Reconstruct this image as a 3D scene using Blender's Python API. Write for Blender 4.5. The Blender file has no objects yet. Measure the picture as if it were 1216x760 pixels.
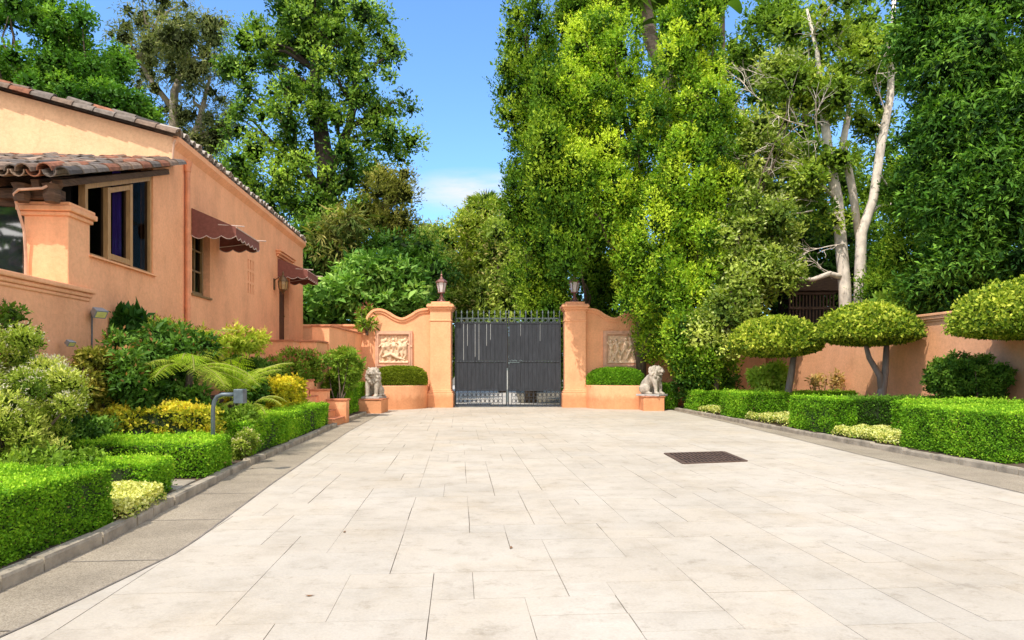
import bpy, bmesh, math, random
import numpy as np
from mathutils import Vector, Matrix
R = math.radians
scene = bpy.context.scene
COL = scene.collection
F, EYE, CX, HY = 800.0, 1.5, 608.0, 440.0      # focal length in photo pixels, eye height, principal point, horizon

def at(px, Y, py=None):
    """world point on the ray of a measured point, at depth Y"""
    return np.array([(px - CX) / F * Y, Y, EYE + (HY - (py if py is not None else HY)) / F * Y])

# ------------------------------------------------------------------ materials
def new_mat(name):
    m = bpy.data.materials.new(name); m.use_nodes = True
    nt = m.node_tree; nt.nodes.clear()
    out = nt.nodes.new('ShaderNodeOutputMaterial')
    b = nt.nodes.new('ShaderNodeBsdfPrincipled')
    nt.links.new(b.outputs[0], out.inputs[0])
    return m, nt, b, out
def nd(nt, t, **kw):
    n = nt.nodes.new(t)
    for k, v in kw.items(): setattr(n, k, v)
    return n
def noise(nt, coord, scale, detail=6, rough=.6, stretch=None):
    n = nd(nt, 'ShaderNodeTexNoise')
    n.inputs['Scale'].default_value = scale; n.inputs['Detail'].default_value = detail; n.inputs['Roughness'].default_value = rough
    if stretch:
        mp = nd(nt, 'ShaderNodeMapping'); mp.inputs['Scale'].default_value = stretch
        nt.links.new(coord, mp.inputs[0]); coord = mp.outputs[0]
    nt.links.new(coord, n.inputs['Vector'])
    return n.outputs['Fac']
def ramp(nt, fac, stops):
    r = nd(nt, 'ShaderNodeValToRGB')
    e = r.color_ramp.elements
    while len(e) < len(stops): e.new(.5)
    for el, (p, c) in zip(e, stops):
        el.position = p; el.color = (*c, 1) if len(c) == 3 else c
    nt.links.new(fac, r.inputs[0]); return r.outputs[0]
def mix(nt, a, b, fac, mode='MULTIPLY'):
    m = nd(nt, 'ShaderNodeMix', data_type='RGBA', blend_type=mode)
    if isinstance(fac, (int, float)): m.inputs[0].default_value = fac
    else: nt.links.new(fac, m.inputs[0])
    for s, v in ((6, a), (7, b)):
        if isinstance(v, tuple): m.inputs[s].default_value = (*v, 1)
        else: nt.links.new(v, m.inputs[s])
    return m.outputs[2]
def bump(nt, b, h, strength, dist=.02):
    n = nd(nt, 'ShaderNodeBump'); n.inputs['Strength'].default_value = strength; n.inputs['Distance'].default_value = dist
    nt.links.new(h, n.inputs['Height']); nt.links.new(n.outputs[0], b.inputs['Normal'])
def simple(name, c, rough=.6, var=.25, scale=6, bmp=.1, bscale=40, metal=0, stretch=None, spec=.4):
    m, nt, b, _ = new_mat(name)
    co = nd(nt, 'ShaderNodeTexCoord').outputs['Object']
    n = noise(nt, co, scale, stretch=stretch)
    lo = tuple(max(0, x * (1 - var)) for x in c); hi = tuple(min(1, x * (1 + var)) for x in c)
    col = ramp(nt, n, [(.3, lo), (.7, hi)])
    nt.links.new(col, b.inputs['Base Color'])
    b.inputs['Roughness'].default_value = rough; b.inputs['Metallic'].default_value = metal
    b.inputs['Specular IOR Level'].default_value = spec
    if bmp: bump(nt, b, noise(nt, co, bscale, stretch=stretch), bmp)
    return m
def attr_mat(name, rough=.6, spec=.3, bmp=.2, bscale=30, mottle=.5, mscale=8):
    """base colour from the mesh's own 'col' attribute, mottled"""
    m, nt, b, _ = new_mat(name)
    co = nd(nt, 'ShaderNodeTexCoord').outputs['Object']
    a = nd(nt, 'ShaderNodeAttribute', attribute_name='col')
    n = ramp(nt, noise(nt, co, mscale), [(.3, (1 - mottle,) * 3), (.7, (1, 1, 1))])
    nt.links.new(mix(nt, a.outputs['Color'], n, 1.0), b.inputs['Base Color'])
    b.inputs['Roughness'].default_value = rough; b.inputs['Specular IOR Level'].default_value = spec
    if bmp: bump(nt, b, noise(nt, co, bscale), bmp)
    return m
def leaf_mat(name, rough=.55, spec=.16, trans=.27):
    m, nt, b, out = new_mat(name)
    a = nd(nt, 'ShaderNodeAttribute', attribute_name='col')
    nt.links.new(a.outputs['Color'], b.inputs['Base Color'])
    b.inputs['Roughness'].default_value = rough; b.inputs['Specular IOR Level'].default_value = spec
    t = nd(nt, 'ShaderNodeBsdfTranslucent')
    c = mix(nt, a.outputs['Color'], (1.35, 1.45, .55), 1.0)
    nt.links.new(c, t.inputs['Color'])
    ms = nd(nt, 'ShaderNodeMixShader'); ms.inputs[0].default_value = trans
    nt.links.new(b.outputs[0], ms.inputs[1]); nt.links.new(t.outputs[0], ms.inputs[2])
    nt.links.new(ms.outputs[0], out.inputs[0])
    return m
def stucco(name, c, dirt=.75):
    m, nt, b, _ = new_mat(name)
    co = nd(nt, 'ShaderNodeTexCoord').outputs['Object']
    base = ramp(nt, noise(nt, co, 1.1, 8, .65), [(.3, tuple(x * .86 for x in c)), (.5, c), (.72, tuple(min(1, x * 1.1) for x in c))])
    st = ramp(nt, noise(nt, co, 1.6, 7, .7, stretch=(1.3, 1.3, .3)), [(.34, (dirt, dirt * .93, dirt * .88)), (.56, (1, 1, 1))])
    base = mix(nt, base, st, .4)
    sp = ramp(nt, noise(nt, co, 14, 5, .7), [(.3, (.86, .84, .82)), (.6, (1.03, 1.03, 1.03))])
    base = mix(nt, base, sp, .8)
    zs = nd(nt, 'ShaderNodeSeparateXYZ'); nt.links.new(co, zs.inputs[0])
    zz = nd(nt, 'ShaderNodeMath', operation='MULTIPLY_ADD'); nt.links.new(noise(nt, co, 3, 6, .7, stretch=(1, 1, .5)), zz.inputs[0]); zz.inputs[1].default_value = -.7; nt.links.new(zs.outputs[2], zz.inputs[2])
    base = mix(nt, base, ramp(nt, zz.outputs[0], [(.0, (.7, .62, .55)), (.22, (1, 1, 1))]), .8)
    cr = nd(nt, 'ShaderNodeTexVoronoi', feature='DISTANCE_TO_EDGE'); cr.inputs['Scale'].default_value = .55
    wob = nd(nt, 'ShaderNodeMix', data_type='VECTOR'); wob.inputs[0].default_value = .25; nt.links.new(co, wob.inputs[4])
    nz = nd(nt, 'ShaderNodeTexNoise'); nz.inputs['Scale'].default_value = 2.2; nz.inputs['Detail'].default_value = 6; nt.links.new(co, nz.inputs['Vector']); nt.links.new(nz.outputs['Color'], wob.inputs[5]); nt.links.new(wob.outputs[1], cr.inputs['Vector'])
    base = mix(nt, base, ramp(nt, cr.outputs['Distance'], [(.0, (.72, .66, .6)), (.003, (1, 1, 1))]), .18)
    nt.links.new(base, b.inputs['Base Color'])
    b.inputs['Roughness'].default_value = .88; b.inputs['Specular IOR Level'].default_value = .2
    h = nd(nt, 'ShaderNodeMath', operation='ADD')
    nt.links.new(noise(nt, co, 9, 4), h.inputs[0]); nt.links.new(noise(nt, co, 55, 4), h.inputs[1])
    bump(nt, b, h.outputs[0], .35, .025)
    return m
M = {}
M['stucco'] = stucco('apricot_stucco', (.92, .455, .24), .86)
M['stucco_wall'] = stucco('orange_stucco', (.92, .445, .235), .8)
M['stucco_lit'] = stucco('stucco_painted_sunlight', (.94, .56, .32), .9)  # lit copy of the wall stucco for the gable
M['coping'] = simple('coping_stucco', (.52, .2, .1), .85, .3, 5)
M['frame_pink'] = simple('pink_stone_frame', (.66, .38, .25), .85, .18, 5)
M['stone'] = simple('carved_limestone', (.8, .56, .37), .85, .28, 9, .3, 35)
M['lion'] = simple('weathered_cast_stone', (.42, .365, .295), .9, .42, 7, .4, 40)
M['plinth'] = simple('grey_plinth_stone', (.42, .4, .37), .9, .3, 7, .2)
M['kerb'] = simple('kerb_stone', (.33, .28, .21), .9, .4, 4, .5, 25)
M['gate'] = simple('charcoal_gate_paint', (.033, .036, .043), .5, .3, 3, .04, 30, 0, (4, 4, .6), .3)
M['iron'] = simple('weathered_iron_paint', (.12, .15, .155), .55, .35, 12, .1)
M['light_line_bolt'] = simple('pale_light_line_and_bolt', (.38, .39, .38), .6, .2, 20, .0)  # painted light lines on the gate, also the bolt cover's grey
M['copper'] = simple('copper_lamp_metal', (.23, .105, .085), .45, .4, 14, .1, 40, .35)
M['lampglass'] = simple('frosted_lamp_glass', (.62, .58, .56), .25, .08, 6, 0)
M['woodframe'] = simple('tan_window_wood', (.42, .235, .1), .55, .25, 5, .1, 30, 0, (6, 6, .8))
M['olivewood'] = simple('olive_window_wood', (.22, .13, .045), .55, .3, 5, .1, 30, 0, (6, 6, .8))
M['beam'] = simple('dark_weathered_beam', (.1, .055, .032), .8, .5, 5, .5, 20, 0, (1, 1, 8))
M['door'] = simple('brown_plank_door', (.09, .035, .016), .6, .3, 5, .1)
M['pipe'] = simple('stucco_coloured_downpipe', (.66, .26, .13), .55, .2, 6, .05)
M['cable'] = simple('dusty_pipe_paint', (.6, .36, .24), .6, .2, 6, .05)
M['canvas'] = simple('maroon_awning_canvas', (.2, .07, .052), .85, .2, 14, .15, 120)
M['trim'] = simple('pale_braid_trim', (.55, .42, .36), .8, .2, 20, 0)
M['curtain'] = simple('purple_curtain', (.11, .05, .36), .9, .5, 4, .2, 10, 0, (14, 14, .3))
M['black'] = simple('dark_room', (.012, .01, .009), .9, .2, 4, 0)
M['steel'] = simple('grey_galvanised_metal', (.12, .15, .17), .45, .25, 12, .05, 40, .3)
M['lightlens'] = simple('yellow_tinted_lens', (.75, .72, .22), .2, .15, 12, 0)
M['white'] = simple('grey_lamp_housing', (.26, .28, .3), .4, .1, 10, 0)
M['bronze'] = simple('antique_bronze', (.14, .085, .04), .45, .4, 16, .15, 40, .5)
M['amber'] = simple('amber_glass', (.35, .22, .09), .25, .2, 10, 0)
M['drain'] = simple('rusty_cast_iron', (.1, .062, .045), .8, .4, 9, .2, 40)
M['greybark'] = simple('smooth_grey_bark', (.2, .17, .145), .9, .35, 4, .5, 14, 0, (2, 2, .6))
M['bark'] = simple('brown_bark', (.13, .095, .065), .9, .5, 5, .8, 12, 0, (3, 3, .5))
M['darkbark'] = simple('dark_bark', (.06, .045, .035), .9, .4, 5, .8, 12, 0, (3, 3, .5))
M['palebark'] = simple('pale_grey_bark', (.7, .6, .5), .85, .35, 2.2, .5, 9, 0, (2, 2, 1.2))
M['twig'] = simple('bare_grey_twig', (.4, .33, .25), .9, .25, 5, 0)
M['palmbark'] = simple('ringed_palm_bark', (.3, .22, .17), .9, .5, 4, .9, 10, 0, (1, 1, 3))
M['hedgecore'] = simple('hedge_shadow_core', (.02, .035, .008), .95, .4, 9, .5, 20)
M['soil'] = simple('bed_soil', (.09, .06, .04), .95, .4, 5, .6, 20)
M['earth'] = simple('dry_ground', (.16, .13, .08), .95, .35, .6, .4, 8)
M['road'] = simple('pale_road_asphalt', (.5, .45, .38), .9, .2, 1.5, .2, 60)
M['terracotta'] = attr_mat('weathered_terracotta', .85, .2, .35, 25, .5, 10)
M['leaf'] = leaf_mat('glossy_leaf')
M['hedgeleaf'] = leaf_mat('box_hedge_leaf', .6, .12, .3)
M['needle'] = leaf_mat('soft_foliage', .65, .1, .28)
M['litter'] = simple('dry_leaf_litter', (.22, .11, .05), .9, .4, 20, 0)

# glass
m, nt, b, out = new_mat('window_glass')
g = nd(nt, 'ShaderNodeBsdfGlossy'); g.inputs['Roughness'].default_value = .015; g.inputs['Color'].default_value = (.1, .11, .1, 1)
t = nd(nt, 'ShaderNodeBsdfTransparent'); t.inputs['Color'].default_value = (.5, .5, .53, 1)
fr = nd(nt, 'ShaderNodeFresnel'); fr.inputs['IOR'].default_value = 1.22
ms = nd(nt, 'ShaderNodeMixShader'); nt.links.new(fr.outputs[0], ms.inputs[0])
nt.links.new(t.outputs[0], ms.inputs[1]); nt.links.new(g.outputs[0], ms.inputs[2]); nt.links.new(ms.outputs[0], out.inputs[0])
M['glass'] = m
m, nt, b, out = new_mat('reflective_pane')
b.inputs['Base Color'].default_value = (.02, .025, .03, 1); b.inputs['Roughness'].default_value = .03; b.inputs['Metallic'].default_value = 0
b.inputs['Specular IOR Level'].default_value = 1.0; b.inputs['IOR'].default_value = 2.3
M['mirrorpane'] = m

# pale stamped-concrete paving
m, nt, b, out = new_mat('stamped_concrete_slabs')
co = nd(nt, 'ShaderNodeTexCoord').outputs['Object']
a = nd(nt, 'ShaderNodeAttribute', attribute_name='col')
big = ramp(nt, noise(nt, co, .35, 6, .6), [(.35, (.86, .85, .83)), (.65, (1.03, 1.03, 1.03))])
mid = ramp(nt, noise(nt, co, 2.3, 9, .72), [(.32, (.82, .805, .78)), (.54, (1, 1, 1))])
veins = ramp(nt, noise(nt, co, 4, 9, .8, stretch=(1.0, 1.25, 1)), [(.36, (.74, .72, .69)), (.46, (1, 1, 1))])
fine = ramp(nt, noise(nt, co, 48, 4, .7), [(.3, (.88, .87, .86)), (.65, (1.04, 1.04, 1.04))])
c = mix(nt, a.outputs['Color'], big, 1.0); c = mix(nt, c, mid, .85); c = mix(nt, c, veins, .75); c = mix(nt, c, fine, .75)
warm = ramp(nt, noise(nt, co, .9, 5, .6), [(.5, (1, 1, 1)), (.75, (1.0, .955, .88))])
c = mix(nt, c, warm, .8)
nt.links.new(c, b.inputs['Base Color'])
b.inputs['Roughness'].default_value = .78; b.inputs['Specular IOR Level'].default_value = .25
h = nd(nt, 'ShaderNodeMath', operation='ADD')
nt.links.new(noise(nt, co, 6, 8, .7), h.inputs[0]); nt.links.new(noise(nt, co, 40, 4), h.inputs[1])
bump(nt, b, h.outputs[0], .28, .012)
M['slab'] = m
M['grout'] = simple('dark_joint', (.2, .17, .14), .95, .5, 3, .2)
# grey exposed-aggregate border strip
m, nt, b, out = new_mat('aggregate_concrete')
co = nd(nt, 'ShaderNodeTexCoord').outputs['Object']
c = ramp(nt, noise(nt, co, 90, 3, .8), [(.32, (.17, .14, .1)), (.5, (.34, .285, .21)), (.68, (.46, .4, .31))])
big = ramp(nt, noise(nt, co, 1.2, 7, .65), [(.32, (.74, .73, .72)), (.62, (1.05, 1.04, 1.03))])
c = mix(nt, c, big, 1.0)
nt.links.new(c, b.inputs['Base Color']); b.inputs['Roughness'].default_value = .92; b.inputs['Specular IOR Level'].default_value = .2
bump(nt, b, noise(nt, co, 90, 3, .8), .4, .01)
M['strip'] = m

# ------------------------------------------------------------------ mesh builders
def tag(o, label=None, cat=None, group=None, kind=None):
    if label: o['label'] = label
    if cat: o['category'] = cat
    if group: o['group'] = group
    if kind: o['kind'] = kind
    return o
def thing(name, label, cat, loc=(0, 0, 0), rz=0, group=None):
    o = bpy.data.objects.new(name, None); COL.objects.link(o)
    o.empty_display_size = .3
    o.location = tuple(float(v) for v in loc); o.rotation_euler = (0, 0, rz)
    return tag(o, label, cat, group)
def link(name, me, mat, parent=None, smooth=False):
    mats = mat if isinstance(mat, (list, tuple)) else [mat]
    for mm in mats: me.materials.append(mm)
    if smooth: me.polygons.foreach_set('use_smooth', np.ones(len(me.polygons), bool))
    o = bpy.data.objects.new(name, me); COL.objects.link(o)
    if parent: o.parent = parent
    return o
def origin_shift(V, parent, origin):
    """world-built vertices into the frame of an unrotated parent / of the object's own origin"""
    V = np.asarray(V, dtype=np.float64)
    if parent is not None:
        p = parent; off = np.zeros(3)
        while p is not None:
            off += np.array(p.location); p = p.parent
        return V - off, None
    if origin is not None: return V - np.asarray(origin, float), origin
    return V, None
class MB:
    def __init__(s): s.v = []; s.f = []; s.mi = []; s.c = []; s.hascol = False
    def add(s, verts, faces, mi=0, col=None):
        k = len(s.v); s.v += [tuple(map(float, p)) for p in verts]
        s.f += [tuple(i + k for i in f) for f in faces]; s.mi += [mi] * len(faces)
        s.c += [col or (1, 1, 1)] * len(verts)
        if col: s.hascol = True
    def box(s, x0, x1, y0, y1, z0, z1, mi=0, col=None):
        s.add([(x, y, z) for z in (z0, z1) for y in (y0, y1) for x in (x0, x1)],
              [(0, 2, 3, 1), (4, 5, 7, 6), (0, 1, 5, 4), (2, 6, 7, 3), (0, 4, 6, 2), (1, 3, 7, 5)], mi, col)
    def bar(s, p, q, w, h, mi=0, up=(0, 0, 1)):
        p, q = Vector(p), Vector(q); d = (q - p).normalized()
        sd = d.cross(Vector(up)).normalized(); u = sd.cross(d)
        s.add([e + sd * a * w / 2 + u * bb * h / 2 for e in (p, q) for a, bb in ((-1, -1), (1, -1), (1, 1), (-1, 1))],
              [(3, 2, 1, 0), (4, 5, 6, 7), (0, 1, 5, 4), (1, 2, 6, 5), (2, 3, 7, 6), (3, 0, 4, 7)], mi)
    def tube(s, pts, rad, n=7, mi=0, cap=True, col=None):
        pts = [Vector(p) for p in pts]
        if not hasattr(rad, '__len__'): rad = [rad] * len(pts)
        V = []; ref = None
        for i, p in enumerate(pts):
            d = (pts[min(i + 1, len(pts) - 1)] - pts[max(i - 1, 0)]).normalized()
            if ref is None: ref = d.orthogonal().normalized()
            ref = (ref - d * ref.dot(d)); ref = ref.normalized() if ref.length > 1e-6 else d.orthogonal().normalized()
            bt = d.cross(ref)
            V += [p + (ref * math.cos(t) + bt * math.sin(t)) * rad[i] for t in [2 * math.pi * k / n for k in range(n)]]
        Fc = []
        for i in range(len(pts) - 1):
            for k in range(n):
                a, b_ = i * n + k, i * n + (k + 1) % n
                Fc.append((a, b_, b_ + n, a + n))
        if cap:
            Fc.append(tuple(reversed(range(n)))); Fc.append(tuple(range((len(pts) - 1) * n, len(pts) * n)))
        s.add(V, Fc, mi, col)
    def lathe(s, prof, n=16, c=(0, 0, 0), mi=0, phase=0, sx=1, sy=1):
        V = []
        for r, z in prof:
            for k in range(n):
                t = 2 * math.pi * k / n + phase
                V.append((c[0] + r * math.cos(t) * sx, c[1] + r * math.sin(t) * sy, c[2] + z))
        Fc = [(i * n + k, i * n + (k + 1) % n, (i + 1) * n + (k + 1) % n, (i + 1) * n + k) for i in range(len(prof) - 1) for k in range(n)]
        Fc.append(tuple(reversed(range(n)))); Fc.append(tuple(range((len(prof) - 1) * n, len(prof) * n)))
        s.add(V, Fc, mi)
    def ell(s, c, r, rot=None, n=14, m=9, mi=0):
        V = []; 
        for i in range(m + 1):
            a = math.pi * i / m
            for k in range(n):
                t = 2 * math.pi * k / n
                p = Vector((r[0] * math.sin(a) * math.cos(t), r[1] * math.sin(a) * math.sin(t), r[2] * math.cos(a)))
                if rot is not None: p = rot @ p
                V.append(p + Vector(c))
        Fc = [(i * n + k, (i + 1) * n + k, (i + 1) * n + (k + 1) % n, i * n + (k + 1) % n) for i in range(m) for k in range(n)]
        s.add(V, Fc, mi)
    def prism(s, poly, y0, y1, mi=0):
        """polygon in (x,z) extruded along y; poly counter-clockwise seen from -y"""
        n = len(poly)
        V = [(x, y0, z) for x, z in poly] + [(x, y1, z) for x, z in poly]
        Fc = [tuple(range(n)), tuple(reversed(range(n, 2 * n)))]
        Fc += [(i, i + n, (i + 1) % n + n, (i + 1) % n) for i in range(n)]
        s.add(V, Fc, mi)
    def vprism(s, poly, z0, z1, mi=0):
        """polygon in (x,y) (counter-clockwise from above) extruded along z"""
        n = len(poly)
        V = [(x, y, z0) for x, y in poly] + [(x, y, z1) for x, y in poly]
        Fc = [tuple(reversed(range(n))), tuple(range(n, 2 * n))]
        Fc += [(i, (i + 1) % n, (i + 1) % n + n, i + n) for i in range(n)]
        s.add(V, Fc, mi)
    def build(s, name, mat, parent=None, smooth=False, bevel=0, origin=None, local=False, seg=2):
        V = np.array(s.v)
        if not local: V, o_ = origin_shift(V, parent, origin)
        else: o_ = None
        me = bpy.data.meshes.new(name); me.from_pydata(V.tolist(), [], s.f); 
        me.polygons.foreach_set('material_index', s.mi)
        if s.hascol:
            at_ = me.attributes.new('col', 'FLOAT_COLOR', 'POINT')
            at_.data.foreach_set('color', np.c_[np.array(s.c), np.ones(len(s.c))].astype(np.float32).ravel())
        o = link(name, me, mat, parent, smooth)
        if origin is not None and parent is None: o.location = tuple(float(x) for x in origin)
        if bevel:
            md = o.modifiers.new('bevel', 'BEVEL'); md.width = bevel; md.segments = seg; md.limit_method = 'ANGLE'; md.angle_limit = R(40)
        return o
def struct(o): o['kind'] = 'structure'; return o
def copy_thing(root):
    r = root.copy(); COL.objects.link(r)
    for ch in list(root.children):
        c = ch.copy(); COL.objects.link(c); c.parent = r
        for g_ in list(ch.children):
            d = g_.copy(); COL.objects.link(d); d.parent = c
    return r

# ------------------------------------------------------------------ foliage
def unit(a): return a / np.maximum(np.linalg.norm(a, axis=-1, keepdims=True), 1e-9)
def rdir(rng, n): return unit(rng.normal(size=(n, 3)))
class Leaves:
    def __init__(s): s.parts = []
    def add(s, P, D, N, L, W, C, fold=.12, droop=.15):
        n = len(P)
        L = np.broadcast_to(np.asarray(L, float), (n,))[:, None]; W = np.broadcast_to(np.asarray(W, float), (n,))[:, None]
        D = unit(D); w = unit(np.cross(D, N)); nn = np.cross(w, D)
        mid = P + D * L * .45
        V = np.stack([P, mid + w * W * .5 + nn * W * fold, P + D * L - nn * L * droop, mid - w * W * .5 + nn * W * fold], 1)
        s.parts.append((V.reshape(-1, 3).astype(np.float32), np.repeat(C, 4, 0).astype(np.float32)))
    def count(s): return sum(len(p[0]) // 4 for p in s.parts)
    def build(s, name, mat, parent=None, origin=None):
        V = np.concatenate([p[0] for p in s.parts]); C = np.concatenate([p[1] for p in s.parts])
        V, _ = origin_shift(V, parent, origin)
        n = len(V) // 4
        me = bpy.data.meshes.new(name)
        me.vertices.add(4 * n); me.vertices.foreach_set('co', V.astype(np.float32).ravel())
        idx = (np.arange(n)[:, None] * 4 + np.array([0, 1, 2, 0, 2, 3])[None]).astype(np.int32).ravel()
        me.loops.add(6 * n); me.loops.foreach_set('vertex_index', idx)
        me.polygons.add(2 * n); me.polygons.foreach_set('loop_start', np.arange(0, 6 * n, 3, dtype=np.int32))
        a_ = me.attributes.new('col', 'FLOAT_COLOR', 'POINT')
        a_.data.foreach_set('color', np.c_[C, np.ones(len(C), np.float32)].astype(np.float32).ravel())
        me.update(calc_edges=True)
        o = link(name, me, mat, parent)
        if origin is not None and parent is None: o.location = tuple(float(x) for x in origin)
        return o
def pal(rng, p, t):
    """three-stop palette, t in 0..1"""
    p = np.array(p, float); t = np.clip(t, 0, 1)[:, None]
    c = np.where(t < .5, p[0] + (p[1] - p[0]) * t * 2, p[1] + (p[2] - p[1]) * (t - .5) * 2)
    return np.minimum(c * rng.uniform(.85, 1.15, (len(t), 1)) * np.array([1.46, 1.34, .95]), .88)
def clump_leaves(lv, rng, C, Rr, n, L, ratio, p, flat=.8, up=.3, outw=.7, shell=.45, tone=.22, droop=.15, tone0=.42, fold=.12, inner=.08):
    C = np.asarray(C, float); Rr = np.asarray(Rr, float)
    w = Rr ** 2; k = rng.choice(len(C), size=n, p=w / w.sum())
    # sparse dark leaves deep inside, so that gaps between clumps read as depth
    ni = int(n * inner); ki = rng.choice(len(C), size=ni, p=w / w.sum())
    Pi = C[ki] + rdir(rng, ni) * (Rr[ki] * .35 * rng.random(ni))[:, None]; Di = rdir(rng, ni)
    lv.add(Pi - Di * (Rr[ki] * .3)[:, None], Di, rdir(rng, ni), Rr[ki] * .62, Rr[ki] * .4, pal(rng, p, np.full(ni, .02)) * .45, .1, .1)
    ns = int(n * .34) // 7; n = n - ns * 7
    k = k[:n]; d = rdir(rng, n)
    rad = Rr[k] * (shell + (1 - shell) * rng.random(n) ** .6) * rng.uniform(.85, 1.18, n)
    P = C[k] + d * rad[:, None] * np.array([1, 1, flat])
    D = unit(d * outw + rng.normal(size=(n, 3)) * .55 + np.array([0, 0, up]))
    N = unit(rng.normal(size=(n, 3)) * .42 + np.array([0, 0, .5]) + d * .85)
    ct = rng.normal(0, tone, len(C))
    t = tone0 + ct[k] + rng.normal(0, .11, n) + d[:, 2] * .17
    ls = L * np.exp(rng.normal(-.05, .33, n)).clip(.4, 2.1)
    lv.add(P, D, N, ls, ls * ratio, pal(rng, p, t), fold, droop)
    # leafy shoots that break the outline of each clump
    ks = rng.choice(len(C), size=ns, p=w / w.sum()); ds = unit(rdir(rng, ns) + np.array([0, 0, up * .9]))
    p0 = C[ks] + ds * (Rr[ks] * rng.uniform(.55, 1.0, ns))[:, None] * np.array([1, 1, flat])
    ax = unit(ds * .8 + rng.normal(size=(ns, 3)) * .45 + np.array([0, 0, up])); ln = Rr[ks] * rng.uniform(.35, .9, ns)
    ts = tone0 + .08 + ct[ks] + rng.normal(0, .13, ns) + ds[:, 2] * .13
    for q in range(7):
        u = (q + .5) / 7
        D = unit(ax * .75 + rng.normal(size=(ns, 3)) * .65); ls = L * rng.uniform(.6, 1.15, ns) * (1.1 - .35 * u)
        N = unit(rng.normal(size=(ns, 3)) * .42 + np.array([0, 0, .6]) + ds * .7)
        P = p0 + ax * (ln * u)[:, None] + np.array([0, 0, -.12]) * (ln * u * u)[:, None]
        lv.add(P, D, N, ls, ls * ratio, pal(rng, p, ts + .12 * u + rng.normal(0, .08, ns)), fold, droop)
def in_ell(rng, c, r, n, lo=.3):
    d = rdir(rng, n); u = lo + (1 - lo) * rng.random(n) ** .45
    return np.asarray(c) + d * u[:, None] * np.asarray(r)
def ell_px(rng, px, py, rx, ry, Y, depth, n, lo=.35):
    s = Y / F
    return in_ell(rng, at(px, Y, py), (rx * s, depth, ry * s), n, lo)
def blotch(rng, P, sc, n=7):
    """cheap smooth noise, about -1..1"""
    v = np.zeros(len(P))
    for _ in range(n):
        k = rng.normal(size=3) * sc
        v += np.sin(P @ k + rng.random() * 6.28)
    return v / n ** .5 * .8
# ------------------------------------------------------------------ lines on the ground
KL = lambda Y: np.interp(Y, [-4, 4.55, 5.7, 7.45, 10.25, 16.9, 23], [-3.9, -3.46, -3.5, -3.74, -4.09, -4.6, -4.95])
IL = lambda Y: np.interp(Y, [-4, 2, 4, 5.63, 9.02, 16.2, 24], [-3.42, -3.1, -2.86, -2.76, -3.2, -3.99, -4.6])
KR = lambda Y: np.interp(Y, [-4, 7, 9.5, 12.1, 14.6, 18.75, 23, 25.5], [8.1, 7.62, 7.24, 6.98, 6.8, 6.5, 6.3, 6.1])
IR = lambda Y: np.interp(Y, [-4, 8, 12, 16, 20, 25], [7.0, 6.25, 6.2, 6.22, 6.2, 6.06])
HW = lambda Y: -7.4 - .079 * (Y - 14.7)              # long house wall
RW = lambda Y: 11.2 - .079 * (Y - 18.2)              # right garden wall
AX = R(4.51)                                         # the drive's direction

def sheet(name, left, right, ys, z, mat, zf=None, nx=1):
    mb = MB(); rows = []
    for y in ys:
        rows.append([(l + (r_ - l) * k / nx, y) for l, r_ in [(float(left(y)), float(right(y)))] for k in range(nx + 1)])
    V = [(x, y, z + (zf(x, y) if zf else 0)) for row in rows for x, y in row]
    w = nx + 1
    mb.add(V, [(i * w + k, i * w + k + 1, (i + 1) * w + k + 1, (i + 1) * w + k) for i in range(len(ys) - 1) for k in range(nx)])
    return struct(mb.build(name, mat))

mb = MB(); mb.add([(-3000, -3000, -.05), (3000, -3000, -.05), (3000, 3000, -.05), (-3000, 3000, -.05)], [(0, 1, 2, 3)])
struct(mb.build('ground', M['earth']))

# driveway: irregular ashlar slabs over a dark joint bed
rng = np.random.default_rng(11)
cell, gx, gy = .305, 52, 108
ox, oy = -6.0, -3.6
ca, sa = math.cos(AX), math.sin(AX)
def d2w(u, v): return (ox + u * ca - v * sa + 1.2, oy + u * sa + v * ca)
occ = np.zeros((gx, gy), bool); mb = MB()
SH = [(2, 2), (3, 2), (2, 1), (2, 3), (3, 2), (2, 2), (1, 2), (3, 3), (4, 2), (1, 1)]
WT = np.array([.2, .2, .1, .12, .1, .1, .05, .05, .06, .02])
jit = rng.uniform(-.05, .05, (gx + 5, gy + 5, 2))
rowj = rng.uniform(-.02, .02, gy + 5); colj = rng.uniform(-.02, .02, gx + 5)
for j in range(gy):
    for i in range(gx):
        if occ[i, j]: continue
        for s_ in rng.choice(len(SH), size=12, p=WT / WT.sum()).tolist() + [9]:
            w_, h_ = SH[s_]
            if i + w_ <= gx and j + h_ <= gy and not occ[i:i + w_, j:j + h_].any(): break
        occ[i:i + w_, j:j + h_] = True
        u0, u1 = i * cell + colj[i], (i + w_) * cell + colj[i + w_]
        v0, v1 = j * cell + rowj[j], (j + h_) * cell + rowj[j + h_]
        g1, g2, g3, g4 = rng.choice([.001, .0018, .003, .0045, .0065], size=4, p=[.2, .32, .27, .14, .07])
        a = [d2w(u0 + g1, v0 + g3 * .8), d2w(u1 - g2, v0 + g3 * .8), d2w(u1 - g2, v1 - g4 * .8), d2w(u0 + g1, v1 - g4 * .8)]
        tint = rng.normal(1, .015); wm = rng.normal(0, .003)
        col = (.535 * tint + wm, .475 * tint, .39 * tint - wm)
        dz = rng.uniform(-.0008, .0008)
        V = [(x, y, dz) for x, y in a] + [(x, y, -.014) for x, y in a]
        mb.add(V, [(0, 1, 2, 3), (0, 4, 5, 1), (1, 5, 6, 2), (2, 6, 7, 3), (3, 7, 4, 0)], 0, col)
struct(mb.build('driveway', M['slab']))
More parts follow.
